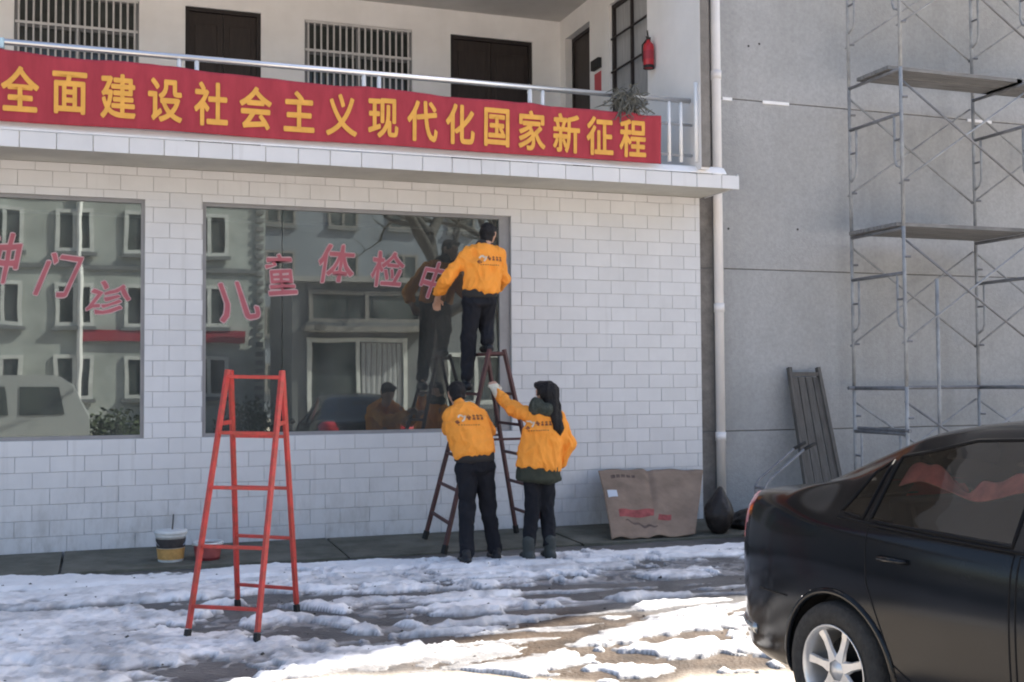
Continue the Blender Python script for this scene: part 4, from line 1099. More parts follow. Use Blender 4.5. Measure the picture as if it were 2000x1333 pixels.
def print_back(parent, jacket, cx, cz, w, seed):
    """small chest-wide print on the back of a jacket, laid on the cloth"""
    me = jacket.data
    bvh = BVHTree.FromPolygons([v.co for v in me.vertices], [tuple(p.vertices) for p in me.polygons])
    def lay(x, z, d=.004):
        h_, n_, _, _ = bvh.ray_cast(Vector((x, -4, z)), Vector((0, 1, 0)))
        if h_ is None: return None
        return tuple(h_ + n_ * d)
    def strip(name, pts, wd, m_, d=.004):
        mb = MB(); q = []
        pts = [Vector((cx + a * w, 0, cz + b_ * w)) for a, b_ in pts]
        fine = []
        for p0, p1 in zip(pts[:-1], pts[1:]):
            k = max(1, int((p1 - p0).length / .008))
            fine += [p0.lerp(p1, t / k) for t in range(k)]
        fine.append(pts[-1])
        for i, p in enumerate(fine):
            t = (fine[min(i+1, len(fine)-1)] - fine[max(i-1, 0)]).normalized(); nn = Vector((-t.z, 0, t.x)) * wd * w / 2
            a, b_ = lay(p.x + nn.x, p.z + nn.z, d), lay(p.x - nn.x, p.z - nn.z, d)
            if a is None or b_ is None: continue
            q += [a, b_]
        mb.add(q, [(i, i+1, i+3, i+2) for i in range(0, len(q) - 3, 2)])
        return mb
    def add(all_, name, m_):
        mb = MB()
        for s in all_: mb.add(s.v, s.f)
        mk(name, mb, m_, jacket)
    rr = random.Random(seed)
    white = [strip('', [(-.40, .0), (-.34, .08), (-.27, .09), (-.21, .02)], .06, '', .006), strip('', [(-.28, -.12), (-.20, -.05), (-.14, .07)], .045, '', .006)]
    dark = [strip('', [(-.48, -.10), (-.43, -.16), (-.38, -.12)], .10, ''), strip('', [(-.09, .06), (-.04, .03), (-.01, .06)], .13, ''), strip('', [(-.08, -.03), (0.0, -.03)], .08, '')]
    for i in range(3):
        x0 = .08 + .15 * i
        dark += [strip('', [(x0, .06), (x0 + .10, .06)], .03, ''), strip('', [(x0 + .05, .10), (x0 + .05, -.07)], .03, ''), strip('', [(x0 + .005, -.01), (x0 + .10, -.01)], .028, ''), strip('', [(x0, -.07), (x0 + .03, -.02)], .025, ''), strip('', [(x0 + .07, -.02), (x0 + .10, -.07)], .025, '')]
    for i in range(9): dark.append(strip('', [(-.42 + .085 * i, -.24), (-.37 + .085 * i, -.24)], .028, ''))
    add(white, 'white_print', 'print_white'); add(dark, 'dark_print', 'print_dark')

# person 1: left of the two standing helpers, bent to the ladder
HC = (3.19, -1.33, 1.485)
hp, fr1 = head_prims(HC, (0.05, .95, -.35), (0, .35, .95))
body = hp + [rc((3.19, -1.44, 1.36), (3.19, -1.38, 1.44), .055, .05), el((3.24, -1.70, .95), (3.19, -1.55, 1.30), (.13, .09), (.16, .08)),
    rc((3.065, -1.53, 1.29), (3.13, -1.26, 1.15), .04, .035), rc((3.13, -1.26, 1.15), (3.37, -1.11, 1.217), .035, .028),
    rc((3.36, -1.53, 1.29), (3.455, -1.42, 1.13), .04, .035), rc((3.455, -1.42, 1.13), (3.50, -1.14, 1.19), .035, .028),
    rc((3.16, -1.72, .90), (3.17, -1.71, .45), .07, .05), rc((3.17, -1.71, .45), (3.12, -1.82, .03), .05, .04), rc((3.34, -1.70, .90), (3.38, -1.64, .45), .07, .05), rc((3.38, -1.64, .45), (3.44, -1.68, .03), .05, .04)]
body += hand_prims((3.375, -1.108, 1.218), (.7, .2, .5), (0, .8, -.2), (-.4, .1, .8), curl=.55) + hand_prims((3.50, -1.13, 1.195), (.4, .5, .7), (0, .8, -.2), (-1, .2, 0), curl=.55)
p1 = sdf_obj('person', body, 'skin', None, h=.0065, k=.014)
tag(p1, 'bare-headed person in orange jacket and black trousers bending to hold the dark ladder', 'person', 'volunteers in orange jackets')
j = sdf_obj('jacket', [el((3.235, -1.745, .93), (3.20, -1.62, 1.20), (.205, .135), (.205, .125)), el((3.20, -1.62, 1.20), (3.19, -1.53, 1.335), (.205, .122), (.155, .085)), el((3.19, -1.50, 1.36), (3.19, -1.46, 1.385), (.075, .06), (.065, .055)),
    rc((3.065, -1.56, 1.285), (3.13, -1.27, 1.15), .073, .060), rc((3.13, -1.27, 1.15), (3.36, -1.12, 1.215), .060, .047),
    rc((3.345, -1.57, 1.285), (3.462, -1.44, 1.13), .073, .062), rc((3.462, -1.44, 1.13), (3.495, -1.165, 1.185), .060, .047)], 'jacket', p1, h=.009, k=.035,
    cut=[((3.23, -1.74, .905), (0.03, .18, -1))], wrinkle=.021, seed=1.3)
print_back(p1, j, 3.195, 1.265, .27, 1)
sdf_obj('under_hem', [el((3.235, -1.735, .885), (3.235, -1.73, .93), (.192, .125), (.192, .125))], 'cuff', p1, h=.01, k=.02, cut=[((3.23, -1.73, .870), (0.03, .18, -1))])
sdf_obj('trousers', [el((3.25, -1.715, .80), (3.24, -1.72, .94), (.190, .125), (.172, .115)), rc((3.165, -1.72, .80), (3.17, -1.715, .46), .098, .077), rc((3.17, -1.715, .46), (3.125, -1.83, .05), .078, .070), rc((3.335, -1.70, .80), (3.385, -1.645, .46), .098, .077), rc((3.385, -1.645, .46), (3.44, -1.69, .05), .078, .070)],
    'trouser', p1, h=.010, k=.03, cut=[((0, 0, -.02), (0, 0, -1))], wrinkle=.015, seed=4.4)
for c in ((3.115, -1.86, -.05), (3.445, -1.72, -.05)):
    sdf_obj('shoe', [el((c[0] - .01, c[1] - .04, c[2] + .035), (c[0] + .0, c[1] + .15, c[2] + .028), (.045, .045), (.042, .034), (1, 0, 0)), rc((c[0], c[1], c[2] + .04), (c[0], c[1] + .0, c[2] + .10), .045, .045)], 'shoe', p1, h=.008, k=.02, cut=[((0, 0, c[2] - .008), (0, 0, -1))])
sdf_obj('hair', hair_prims(HC, fr1), 'hair', p1, h=.006, k=.02, wrinkle=.005, seed=2, stretch=(3, 3, 1))

# person 2: right helper, arm raised, dark hair and scarf
HC = (3.915, -1.80, 1.487)
hp, fr2 = head_prims(HC, (-.45, .9, .15), (.03, -.1, 1))
hd = np.array((3.60, -1.28, 1.515))
body = hp + [rc((3.90, -1.81, 1.32), (3.91, -1.80, 1.42), .05, .048), el((3.83, -1.84, .82), (3.89, -1.82, 1.26), (.12, .085), (.14, .075)),
    rc((3.77, -1.80, 1.27), (3.66, -1.58, 1.34), .04, .034), rc((3.66, -1.58, 1.34), hd, .034, .027),
    rc((4.03, -1.83, 1.26), (4.10, -1.83, 1.02), .04, .034), rc((4.10, -1.83, 1.02), (4.075, -1.74, .80), .034, .027),
    rc((3.76, -1.84, .80), (3.765, -1.83, .43), .07, .048), rc((3.765, -1.83, .43), (3.715, -1.86, .03), .048, .036), rc((3.90, -1.84, .80), (3.91, -1.82, .43), .07, .048), rc((3.91, -1.82, .43), (3.92, -1.86, .03), .048, .036)]
body += hand_prims((4.075, -1.735, .79), (-.1, .3, -1), (-1, 0, -.2), (-.2, 1, 0), curl=.3) + hand_prims(hd, (-.1, .55, .7), (-.2, .8, -.6), (.9, 0, .2), curl=.5, r=.9)
p2 = sdf_obj('person', body, 'skin', None, h=.0065, k=.014)
tag(p2, 'orange jacketed person with long black hair and grey scarf, one arm raised to the ladder', 'person', 'volunteers in orange jackets')
j = sdf_obj('jacket', [el((3.815, -1.86, .80), (3.87, -1.845, 1.12), (.225, .155), (.195, .135)), el((3.87, -1.845, 1.12), (3.90, -1.825, 1.30), (.195, .132), (.140, .085)), rc((3.90, -1.82, 1.33), (3.905, -1.81, 1.36), .065, .06),
    rc((3.785, -1.82, 1.275), (3.665, -1.59, 1.335), .074, .064), rc((3.665, -1.59, 1.335), hd - np.array((0, .03, .02)), .062, .046),
    rc((4.025, -1.845, 1.265), (4.115, -1.845, 1.02), .074, .068), rc((4.115, -1.845, 1.02), (4.085, -1.755, .835), .068, .052)], 'jacket', p2, h=.009, k=.035,
    cut=[((3.82, -1.86, .775), (-.06, .1, -1))], wrinkle=.021, seed=7.7)
print_back(p2, j, 3.80, 1.205, .25, 2)
sdf_obj('glove', hand_prims(hd - np.array((0, .02, .02)), (-.1, .55, .7), (-.2, .8, -.6), (.9, 0, .2), curl=.5, r=1.22) + [rc(hd - np.array((-.004, .05, .045)), hd, .040, .036)], 'glove', p2, h=.006, k=.012)
sdf_obj('coat_hem', [el((3.815, -1.86, .70), (3.82, -1.86, .82), (.222, .150), (.205, .145))], 'coat_green', p2, h=.010, k=.02, cut=[((3.8, -1.86, .662), (-.10, .05, -1))], wrinkle=.010, seed=3)
sdf_obj('trousers', [rc((3.755, -1.845, .76), (3.765, -1.835, .44), .092, .070), rc((3.765, -1.835, .44), (3.715, -1.865, .10), .070, .060), rc((3.905, -1.845, .76), (3.91, -1.825, .44), .092, .070), rc((3.91, -1.825, .44), (3.92, -1.865, .10), .070, .060)],
    'trouser', p2, h=.010, k=.025, wrinkle=.014, seed=9.4)
for c in ((3.712, -1.87, -.055), (3.922, -1.87, -.055)):
    sdf_obj('boot', [el((c[0], c[1] - .04, c[2] + .04), (c[0], c[1] + .13, c[2] + .034), (.047, .050), (.044, .038), (1, 0, 0)), rc((c[0], c[1], c[2] + .05), (c[0], c[1], c[2] + .19), .054, .058)], 'boot', p2, h=.008, k=.02, cut=[((0, 0, c[2] - .008), (0, 0, -1))], wrinkle=.004)
sdf_obj('hair', hair_prims(HC, fr2, 1.06) + [el((3.945, -1.885, 1.50), (3.955, -1.90, 1.36), (.075, .06), (.062, .05)), el((3.955, -1.905, 1.36), (3.985, -1.945, 1.16), (.066, .052), (.050, .04)), rc((3.985, -1.945, 1.16), (3.995, -1.95, 1.10), .04, .012)], 'hair', p2, h=.007, k=.03, wrinkle=.010, seed=5, stretch=(3, 3, .7))
sdf_obj('scarf', [rc((3.80, -1.86, 1.40), (3.79, -1.86, 1.34), .055, .06), rc((3.80, -1.87, 1.37), (3.90, -1.905, 1.33), .062, .058), rc((3.90, -1.905, 1.33), (3.99, -1.86, 1.34), .058, .05), rc((3.80, -1.85, 1.38), (3.86, -1.74, 1.39), .05, .05), rc((3.86, -1.74, 1.39), (3.97, -1.76, 1.38), .05, .05), rc((3.97, -1.76, 1.38), (3.99, -1.85, 1.35), .05, .05)], 'scarf', p2, h=.008, k=.03, wrinkle=.012, seed=8)

# person 3: up on the dark ladder at the window
HC = (3.755, -.62, 3.125)
hp, fr3 = head_prims(HC, (.55, .8, -.15), (.10, .1, 1))
body = hp + [rc((3.70, -.69, 2.98), (3.74, -.64, 3.07), .055, .05), el((3.62, -.75, 2.52), (3.67, -.70, 2.92), (.13, .09), (.15, .08)),
    rc((3.49, -.70, 2.92), (3.27, -.66, 2.62), .04, .035), rc((3.27, -.66, 2.62), (3.255, -.45, 2.46), .035, .028),
    rc((3.84, -.69, 2.91), (3.90, -.64, 2.66), .04, .035), rc((3.90, -.64, 2.66), (3.885, -.42, 2.53), .035, .028),
    rc((3.54, -.76, 2.46), (3.50, -.74, 2.03), .07, .05), rc((3.50, -.74, 2.03), (3.46, -.79, 1.62), .05, .04), rc((3.70, -.76, 2.46), (3.70, -.68, 2.20), .07, .055), rc((3.70, -.68, 2.20), (3.69, -.76, 1.98), .05, .04)]
body += hand_prims((3.255, -.44, 2.455), (.15, .75, -.55), (.3, .5, -.8), (.9, 0, 0), curl=.35) + hand_prims((3.885, -.41, 2.525), (0, .9, -.2), (0, 0, -1), (-1, .1, 0), curl=.35)
p3 = sdf_obj('person', body, 'skin', None, h=.0065, k=.014)
tag(p3, 'person in orange jacket up on the dark ladder working at the window lettering', 'person', 'volunteers in orange jackets')
j = sdf_obj('jacket', [el((3.615, -.78, 2.52), (3.66, -.755, 2.76), (.198, .130), (.205, .128)), el((3.66, -.755, 2.76), (3.685, -.70, 2.955), (.205, .125), (.150, .085)), rc((3.69, -.685, 2.98), (3.705, -.67, 3.0), .065, .06),
    rc((3.515, -.72, 2.915), (3.272, -.69, 2.63), .075, .066), rc((3.272, -.69, 2.63), (3.253, -.49, 2.485), .064, .048),
    rc((3.825, -.71, 2.905), (3.905, -.66, 2.66), .073, .064), rc((3.905, -.66, 2.66), (3.888, -.47, 2.545), .062, .048)], 'jacket', p3, h=.009, k=.035,
    cut=[((3.61, -.78, 2.492), (.06, .1, -1))], wrinkle=.021, seed=15.7)
print_back(p3, j, 3.70, 2.845, .28, 3)
sdf_obj('collar', [rc((3.66, -.70, 3.0), (3.70, -.62, 3.02), .055, .06), rc((3.64, -.69, 3.0), (3.78, -.67, 2.985), .045, .045)], 'cuff', p3, h=.008, k=.02)
sdf_obj('under_hem', [el((3.61, -.77, 2.475), (3.61, -.77, 2.52), (.185, .120), (.185, .12))], 'cuff', p3, h=.01, k=.02, cut=[((3.61, -.77, 2.455), (.06, .1, -1))])
sdf_obj('trousers', [el((3.61, -.76, 2.40), (3.61, -.76, 2.52), (.185, .12), (.170, .11)), rc((3.53, -.765, 2.40), (3.50, -.745, 2.04), .098, .076), rc((3.50, -.745, 2.04), (3.46, -.80, 1.66), .078, .068), rc((3.69, -.76, 2.40), (3.70, -.69, 2.20), .098, .082), rc((3.70, -.69, 2.20), (3.69, -.77, 2.02), .080, .070)],
    'trouser', p3, h=.010, k=.03, wrinkle=.015, seed=14.4)
for c in ((3.455, -.80, 1.512), (3.69, -.78, 1.898)):
    sdf_obj('shoe', [el((c[0], c[1] - .06, c[2] + .040), (c[0], c[1] + .15, c[2] + .035), (.045, .045), (.042, .036), (1, 0, 0)), rc((c[0], c[1], c[2] + .05), (c[0], c[1], c[2] + .12), .045, .045)], 'shoe', p3, h=.008, k=.02, cut=[((0, 0, c[2]), (0, 0, -1))])
sdf_obj('hair', hair_prims(HC, fr3), 'hair', p3, h=.006, k=.02, wrinkle=.005, seed=12, stretch=(3, 3, 1))

# ------------------------------------------------------------------ dark saloon car
CAR_AZ = rad(-5.0)                       # direction pointing away from the camera along the car, tail first
tail = Vector((math.sin(CAR_AZ), math.cos(CAR_AZ), 0)); cfw = -tail; clf = Vector((-cfw.y, cfw.x, 0))
CAR_O = Vector((3.224, -7.193, -.115)) + clf * .80      # on the rear axle, on the ground
CAR_O = Vector((CAR_O.x + .10, CAR_O.y - .02, -.095))
CS = 1.02
def cw(x, y, z): return tuple(CAR_O + (cfw * x + clf * y + Vector((0, 0, z))) * CS)
ROOTC = tuple(CAR_O)
car = thing('parked_car', ROOTC, 'dark saloon car parked in the foreground with its tail towards the building', 'car')
RA, FA, WR_ = 0.0, 2.65, .318
def pch(x, pts):
    xs = [p[0] for p in pts]; ys = [p[1] for p in pts]
    i = max(0, min(len(xs) - 2, int(np.searchsorted(xs, x)) - 1))
    def sl(k):
        if k == 0: return (ys[1]-ys[0]) / (xs[1]-xs[0])
        if k == len(xs) - 1: return (ys[-1]-ys[-2]) / (xs[-1]-xs[-2])
        a = (ys[k]-ys[k-1]) / (xs[k]-xs[k-1]); b_ = (ys[k+1]-ys[k]) / (xs[k+1]-xs[k])
        return 0 if a * b_ <= 0 else 2 * a * b_ / (a + b_)
    h = xs[i+1] - xs[i]; t = min(1, max(0, (x - xs[i]) / h))
    return ys[i]*(2*t**3-3*t**2+1) + h*sl(i)*(t**3-2*t**2+t) + ys[i+1]*(-2*t**3+3*t**2) + h*sl(i+1)*(t**3-t**2)
TOP = [(-.985, .66), (-.965, .80), (-.94, .98), (-.90, 1.055), (-.80, 1.085), (-.45, 1.112), (-.42, 1.128), (.0, 1.31), (.35, 1.425), (.75, 1.472), (1.2, 1.482), (1.7, 1.435), (2.1, 1.29), (2.62, 1.035), (2.75, 1.005), (3.2, .92), (3.42, .82), (3.53, .66), (3.56, .55)]
BELT = [(-.985, .60), (-.95, .82), (-.88, .955), (-.4, .985), (.3, .965), (1.2, .945), (2.4, .925), (2.8, .90), (3.3, .80), (3.56, .55)]
HALF = [(-.985, .50), (-.965, .585), (-.92, .680), (-.84, .755), (-.70, .815), (-.45, .858), (0, .876), (.8, .882), (2.0, .882), (2.7, .872), (3.1, .835), (3.35, .74), (3.50, .58), (3.56, .44)]
BOT = [(-.985, .46), (-.95, .34), (-.85, .27), (-.5, .235), (3.2, .20), (3.45, .24), (3.56, .42)]
ROOFW = [(-.9, .62), (-.36, .60), (.2, .575), (1.0, .585), (1.9, .59), (2.5, .66), (2.75, .70), (3.3, .64), (3.56, .4)]
def section(x):
    w, zt, zb, zl, wr = pch(x, HALF), pch(x, TOP), pch(x, BELT), pch(x, BOT), pch(x, ROOFW)
    zb = min(zb, zt - .02); wr = min(wr, w * .95)
    gh = zt - zb
    sh = w * .965
    P = [(w * .78, zl - .02), (w * .93, zl), (w * .975, zl + .06), (w * .992, zl + (zb - zl) * .35), (w, zl + (zb - zl) * .62), (w * .992, zl + (zb - zl) * .84), (sh, zb)]
    A_ = [(sh + (wr - sh) * .30, zb + gh * .30), (sh + (wr - sh) * .66, zb + gh * .64), (wr + .02, zt - .065), (wr - .05, zt - .018), (wr * .55, zt + .004), (0, zt + .012)]
    B_ = [(sh - .03, zb + gh * .5), (sh * .9, zb + gh * .82), (sh * .8, zb + gh * .93), (sh * .62, zt - gh * .02), (sh * .35, zt + .004), (0, zt + .006)]
    t = min(1, max(0, (gh - .10) / .20)); t = t * t * (3 - 2 * t)
    return P + [(b_[0] + (a[0] - b_[0]) * t, b_[1] + (a[1] - b_[1]) * t) for a, b_ in zip(A_, B_)]
NS = 5
xs_ = np.concatenate([np.linspace(-.985, -.84, 12)[:-1], np.arange(-.84, 2.8, .032), np.linspace(2.8, 3.56, 22)])
def fine(P):
    out = []; n = len(P)
    g = lambda i: np.array(P[max(0, min(n-1, i))])
    for i in range(n-1):
        for k in range(NS):
            t = k / NS; p0, p1, p2, p3 = g(i-1), g(i), g(i+1), g(i+2)
            out.append(.5 * ((2*p1) + (-p0+p2)*t + (2*p0-5*p1+4*p2-p3)*t*t + (-p0+3*p1-3*p2+p3)*t**3))
    out.append(np.array(P[-1])); return out
secs = [fine(section(x)) for x in xs_]
nk = len(secs[0]); nx_ = len(xs_)
def inpoly(x, z, poly):
    c = False; j = len(poly) - 1
    for i in range(len(poly)):
        (xi, zi), (xj, zj_) = poly[i], poly[j]
        if (zi > z) != (zj_ > z) and x < (xj-xi) * (z-zi) / (zj_-zi) + xi: c = not c
        j = i
    return c
QWIN = [(-.02, 1.035), (.14, 1.02), (.14, 1.275), (.06, 1.22)]
RWIN = [(.19, 1.015), (.98, .995), (.98, 1.405), (.62, 1.385), (.36, 1.325), (.19, 1.295)]
FWIN = [(1.06, .99), (2.25, .965), (2.28, 1.02), (1.78, 1.345), (1.45, 1.40), (1.06, 1.405)]
RDOOR = [(.37, .42), (.50, .36), (1.00, .36), (1.00, .97), (.20, .985), (.22, .75)]
FDOOR = [(1.03, .36), (2.10, .36), (2.22, .60), (2.24, .945), (1.03, .965)]
LAMP = [(-1.1, .74), (-.85, .78), (-.77, .94), (-.74, 1.03), (-.80, 1.07), (-1.1, 1.08)]
def cat(i, k, y, z):
    x = .5 * (xs_[i] + xs_[i+1]); 
    side = k < NS * 9.2
    if k > NS * 6:
        for p in (QWIN, RWIN, FWIN):
            if side and inpoly(x, z, p): return 'window' if p is not QWIN else 'quarter_window'
        if -.30 < x < .30 and k > NS * 9.6 : return 'rear_screen'
        if 1.78 < x < 2.50 and k > NS * 9.6: return 'windscreen'
    if inpoly(x, z, LAMP) and k < NS * 9.4: return 'tail_light'
    if x < -.585 + .18 * max(0, z - .5) and z < .60 and k < NS * 6: return 'rear_bumper'
    if inpoly(x, z, RDOOR): return 'rear_door'
    if inpoly(x, z, FDOOR): return 'front_door'
    return 'body'
parts = {}
for s in (-1, 1):
    for i in range(nx_ - 1):
        for k in range(nk - 1):
            q = [(xs_[i], secs[i][k]), (xs_[i+1], secs[i+1][k]), (xs_[i+1], secs[i+1][k+1]), (xs_[i], secs[i][k+1])]
            cx_ = sum(p[0] for p in q) / 4; cz_ = sum(p[1][1] for p in q) / 4; cy_ = sum(p[1][0] for p in q) / 4
            if cy_ > .6 and min(math.hypot(cx_ - RA, cz_ - .30), math.hypot(cx_ - FA, cz_ - .30)) < .372: continue
            c = cat(i, k, cy_, cz_)
            key = (c, s) if c not in ('body', 'rear_screen', 'windscreen') else (c, 0)
            parts.setdefault(key, MB())
            pts = []
            for x, p in q:
                y, z = p[0], p[1]
                if y > .55:
                    for ax in (RA, FA):          # pull ragged wheel arch edges on to the circle
                        d = math.hypot(x - ax, z - .30)
                        if .355 < d < .405 and cy_ > .6: 
                            f_ = .376 / d if d < .390 else 1
                            x2, z2 = ax + (x - ax) * f_, .30 + (z - .30) * f_
                            x, z = x2, z2
                pts.append(cw(x, s * y, z))
            if s > 0: pts = pts[::-1]
            parts[key].add(pts, [(0, 1, 2, 3)])
cm = {'window': 'car_glass', 'quarter_window': 'car_glass', 'rear_screen': 'car_glass', 'windscreen': 'car_glass', 'tail_light': 'lamp_red'}
import bmesh
pobj = {}
for (c, s), mb in parts.items():
    o = mk(c, mb, 'dark_car_glass' if ('window' in c and s > 0) or 'screen' in c else cm.get(c, 'carpaint'), car, smooth=True)
    bm = bmesh.new(); bm.from_mesh(o.data); bmesh.ops.remove_doubles(bm, verts=bm.verts, dist=.0004)
    bm.to_mesh(o.data); bm.free()
    o.data.polygons.foreach_set('use_smooth', [True] * len(o.data.polygons))
    pobj[(c, s)] = o
def ysurf(x, z, add=0.0):
    """half width of the body side at x, z"""
    i = int(np.clip(np.searchsorted(xs_, x), 1, nx_-1)); t = (x - xs_[i-1]) / (xs_[i] - xs_[i-1])
    S = [secs[i-1][k] * (1-t) + secs[i][k] * t for k in range(nk)]
    for k in range(nk - 1):
        if S[k][1] <= z <= S[k+1][1]:
            u = (z - S[k][1]) / max(1e-6, S[k+1][1] - S[k][1]); return S[k][0] + (S[k+1][0] - S[k][0]) * u + add
    return S[-1][0] + add
def line(pts, r, name, m_, parent, s=-1, add=0.0, close=False, n=6):
    if close: pts = pts + [pts[0]]
    f = []
    for (x0, z0), (x1, z1) in zip(pts[:-1], pts[1:]):
        k = max(2, int(math.hypot(x1-x0, z1-z0) / .04))
        f += [(x0 + (x1-x0) * t / k, z0 + (z1-z0) * t / k) for t in range(k)]
    f.append(pts[-1])
    return mk(name, MB().tube([cw(x, s * ysurf(x, z, add), z) for x, z in f], r, n), m_, parent, smooth=True)
for s in (-1, 1):
    for w_, nm, pk in ((RWIN, 'window_trim', 'window'), (FWIN, 'window_trim', 'window')):
        line(w_, .008, nm, 'cartrim', pobj[(pk, s)], s, .001, True)
    line(QWIN, .007, 'window_trim', 'cartrim', pobj[('quarter_window', s)], s, .001, True)
    line(RDOOR, .0045, 'door_gap', 'cartrim', pobj[('rear_door', s)], s, -.001, True)
    line(FDOOR, .0045, 'door_gap', 'cartrim', pobj[('front_door', s)], s, -.001, True)
    line([(-.02, 1.012), (.5, .990), (1.5, .972), (2.26, .948)], .007, 'waist_strip', 'cartrim', car, s, .002)
    line([(.45, .29), (1.3, .265), (2.2, .255)], .026, 'sill_strip', 'cartrim', car, s, .004)
    line([(-.60, .60), (-.35, .60)], .0045, 'bumper_gap', 'cartrim', pobj[('rear_bumper', s)], s, -.001)
    for x0 in (.30, 1.18):
        y_ = ysurf(x0, .875)
        mk('handle', MB().tube([cw(x0, s*(y_ - .005), .87), cw(x0 + .02, s*(y_ + .028), .872), cw(x0 + .15, s*(y_ + .028), .872), cw(x0 + .17, s*(y_ - .005), .87)], .012, 8), 'carpaint', pobj[('rear_door' if x0 < 1 else 'front_door', s)], smooth=True)
    # wheel arch lips and wells
    for ax in (RA, FA):
        pts = [(ax + .374 * math.cos(t), .30 + .374 * math.sin(t)) for t in np.linspace(-.18, PI + .18, 36)]
        mk('arch_lip', MB().tube([cw(x, s * (ysurf(x, max(z, .24)) - .004), z) for x, z in pts], .017, 8), 'carpaint', car, smooth=True)
        mb = MB()
        for (x0, z0), (x1, z1) in zip(pts[:-1], pts[1:]):
            mb.add([cw(x0, s * (ysurf(x0, max(z0, .24)) - .01), z0), cw(x1, s * (ysurf(x1, max(z1, .24)) - .01), z1), cw(x1, s * .45, z1), cw(x0, s * .45, z0)], [(0, 1, 2, 3)])
        mk('wheel_well', mb, 'interior', car)
    # lower bumper reflector
    line([(-.90, .40), (-.80, .385), (-.66, .375)], .030, 'bumper_reflector', 'reflector', pobj[('rear_bumper', s)], s, -.012)
# underside, cabin and a wavy red strip behind the side glass
mk('floor', MB().box((0, 0, 0), (0, 0, 0)) if False else MB().add([cw(-.9, -.62, .27), cw(3.4, -.62, .22), cw(3.4, .62, .22), cw(-.9, .62, .27)], [(0, 1, 2, 3)]), 'interior', car)
mk('cabin_trim', MB().add([cw(-.35, -.74, .94), cw(2.5, -.74, .94), cw(2.5, -.70, .3), cw(-.35, -.70, .3)], [(0, 1, 2, 3)]).add([cw(-.35, .74, .94), cw(2.5, .74, .94), cw(2.5, .70, .3), cw(-.35, .70, .3)], [(0, 1, 2, 3)]).add([cw(-.40, -.66, 1.04), cw(.12, -.66, 1.0), cw(.12, .66, 1.0), cw(-.40, .66, 1.04)], [(0, 1, 2, 3)]), 'interior', car)
def cbox(mb, x0, x1, y0, y1, z0, z1, lean=0):
    v = [(x0, y0, z0), (x1, y0, z0), (x1, y1, z0), (x0, y1, z0), (x0 - lean, y0, z1), (x1 - lean, y0, z1), (x1 - lean, y1, z1), (x0 - lean, y1, z1)]
    return mb.add([cw(*p) for p in v], [(0,3,2,1),(4,5,6,7),(0,1,5,4),(1,2,6,5),(2,3,7,6),(3,0,4,7)])
mk('seat', cbox(cbox(MB(), .25, .40, -.64, .64, .5, 1.10, .16), .3, .85, -.64, .64, .32, .55), 'interior', car, bevel=.03)
for y in (-.37, .37): mk('seat', cbox(cbox(cbox(MB(), 1.15, 1.28, y - .24, y + .24, .5, 1.08, .15), 1.2, 1.75, y - .24, y + .24, .32, .55), .98, 1.08, y - .13, y + .13, 1.13, 1.29, .03), 'interior', car, bevel=.03)
def redf(u, v):
    x = .20 + .74 * u; w_ = .035 * math.sin(u * 11) + .02 * math.sin(u * 23 + 1)
    return cw(x, -.655 + .06 * v + .012 * math.sin(u * 17), 1.165 + .03 * math.sin(u * 8) + (.055 + w_) * v)
rc_ = mk('red_strip', MB().grid(redf, 40, 8), 'red_strip', None, smooth=True, solid=.006)
tag(rc_, 'wavy red strip set inside the rear side window of the dark car', 'cloth')
# wheels
def wheel(ax, s):
    yc = s * .795
    c = cw(ax, yc, WR_ - .003); axis = clf * s * CS
    ty = mk('wheel', MB().lathe([(.205, -.10), (.27, -.105), (.305, -.09), (.318, -.06), (.319, .0), (.316, .06), (.303, .088), (.262, .098), (.212, .088), (.205, .06)], c, axis, 44), 'tyre', car, smooth=True)
    mk('rim', MB().lathe([(.206, .086), (.214, .094), (.208, .096), (.196, .078), (.186, .04), (.180, -.08)], c, axis, 44), 'alloy', ty, smooth=True)
    mk('brake_disc', MB().lathe([(.0, .0), (.14, .0), (.15, -.02)], c, axis, 28), 'cartrim', ty)
    C = Vector(c); ex = cfw; ez = Vector((0, 0, 1))
    mb = MB()
    for q in range(7):
        t = 2 * PI * q / 7 + .35
        d = ex * math.cos(t) + ez * math.sin(t); e = -ex * math.sin(t) + ez * math.cos(t)
        w0, w1, wm = .036, .026, .021
        st = [(.045, .070, w0), (.10, .064, wm), (.15, .062, wm), (.197, .070, w1)]
        vs = []
        for r_, dp, ww in st:
            vs += [C + d * r_ + e * ww + axis * (dp - .012), C + d * r_ + e * ww * .72 + axis * dp, C + d * r_ - e * ww * .72 + axis * dp, C + d * r_ - e * ww + axis * (dp - .012)]
        f = [(a*4+b_, a*4+b_+1, a*4+b_+5, a*4+b_+4) for a in range(3) for b_ in range(3)]
        mb.add(vs, f)
    mk('spokes', mb, 'alloy', ty)
    mk('hub_cap', MB().lathe([(0, .078), (.024, .078), (.030, .072), (.052, .068), (.06, .05)], c, axis, 20), 'alloy', ty, smooth=True)
for ax in (RA, FA):
    for s in (-1, 1): wheel(ax, s)
mk('number_plate', MB().add([cw(-.975, -.22, .70), cw(-.975, .22, .70), cw(-.968, .22, .80), cw(-.968, -.22, .80)], [(0, 1, 2, 3)]), 'chrome', car, solid=.006)
mk('boot_line', MB().tube([cw(-.93 , y, .99 - .0 * y) for y in np.linspace(-.55, .55, 12)], .005, 5), 'cartrim', car)
mk('mirror', blob(cw(2.02, -1.0, 1.0), (.06, .10, .06), 5.0), 'carpaint', car, smooth=True)
mk('mirror', blob(cw(2.02, 1.0, 1.0), (.06, .10, .06), 6.0), 'carpaint', car, smooth=True)
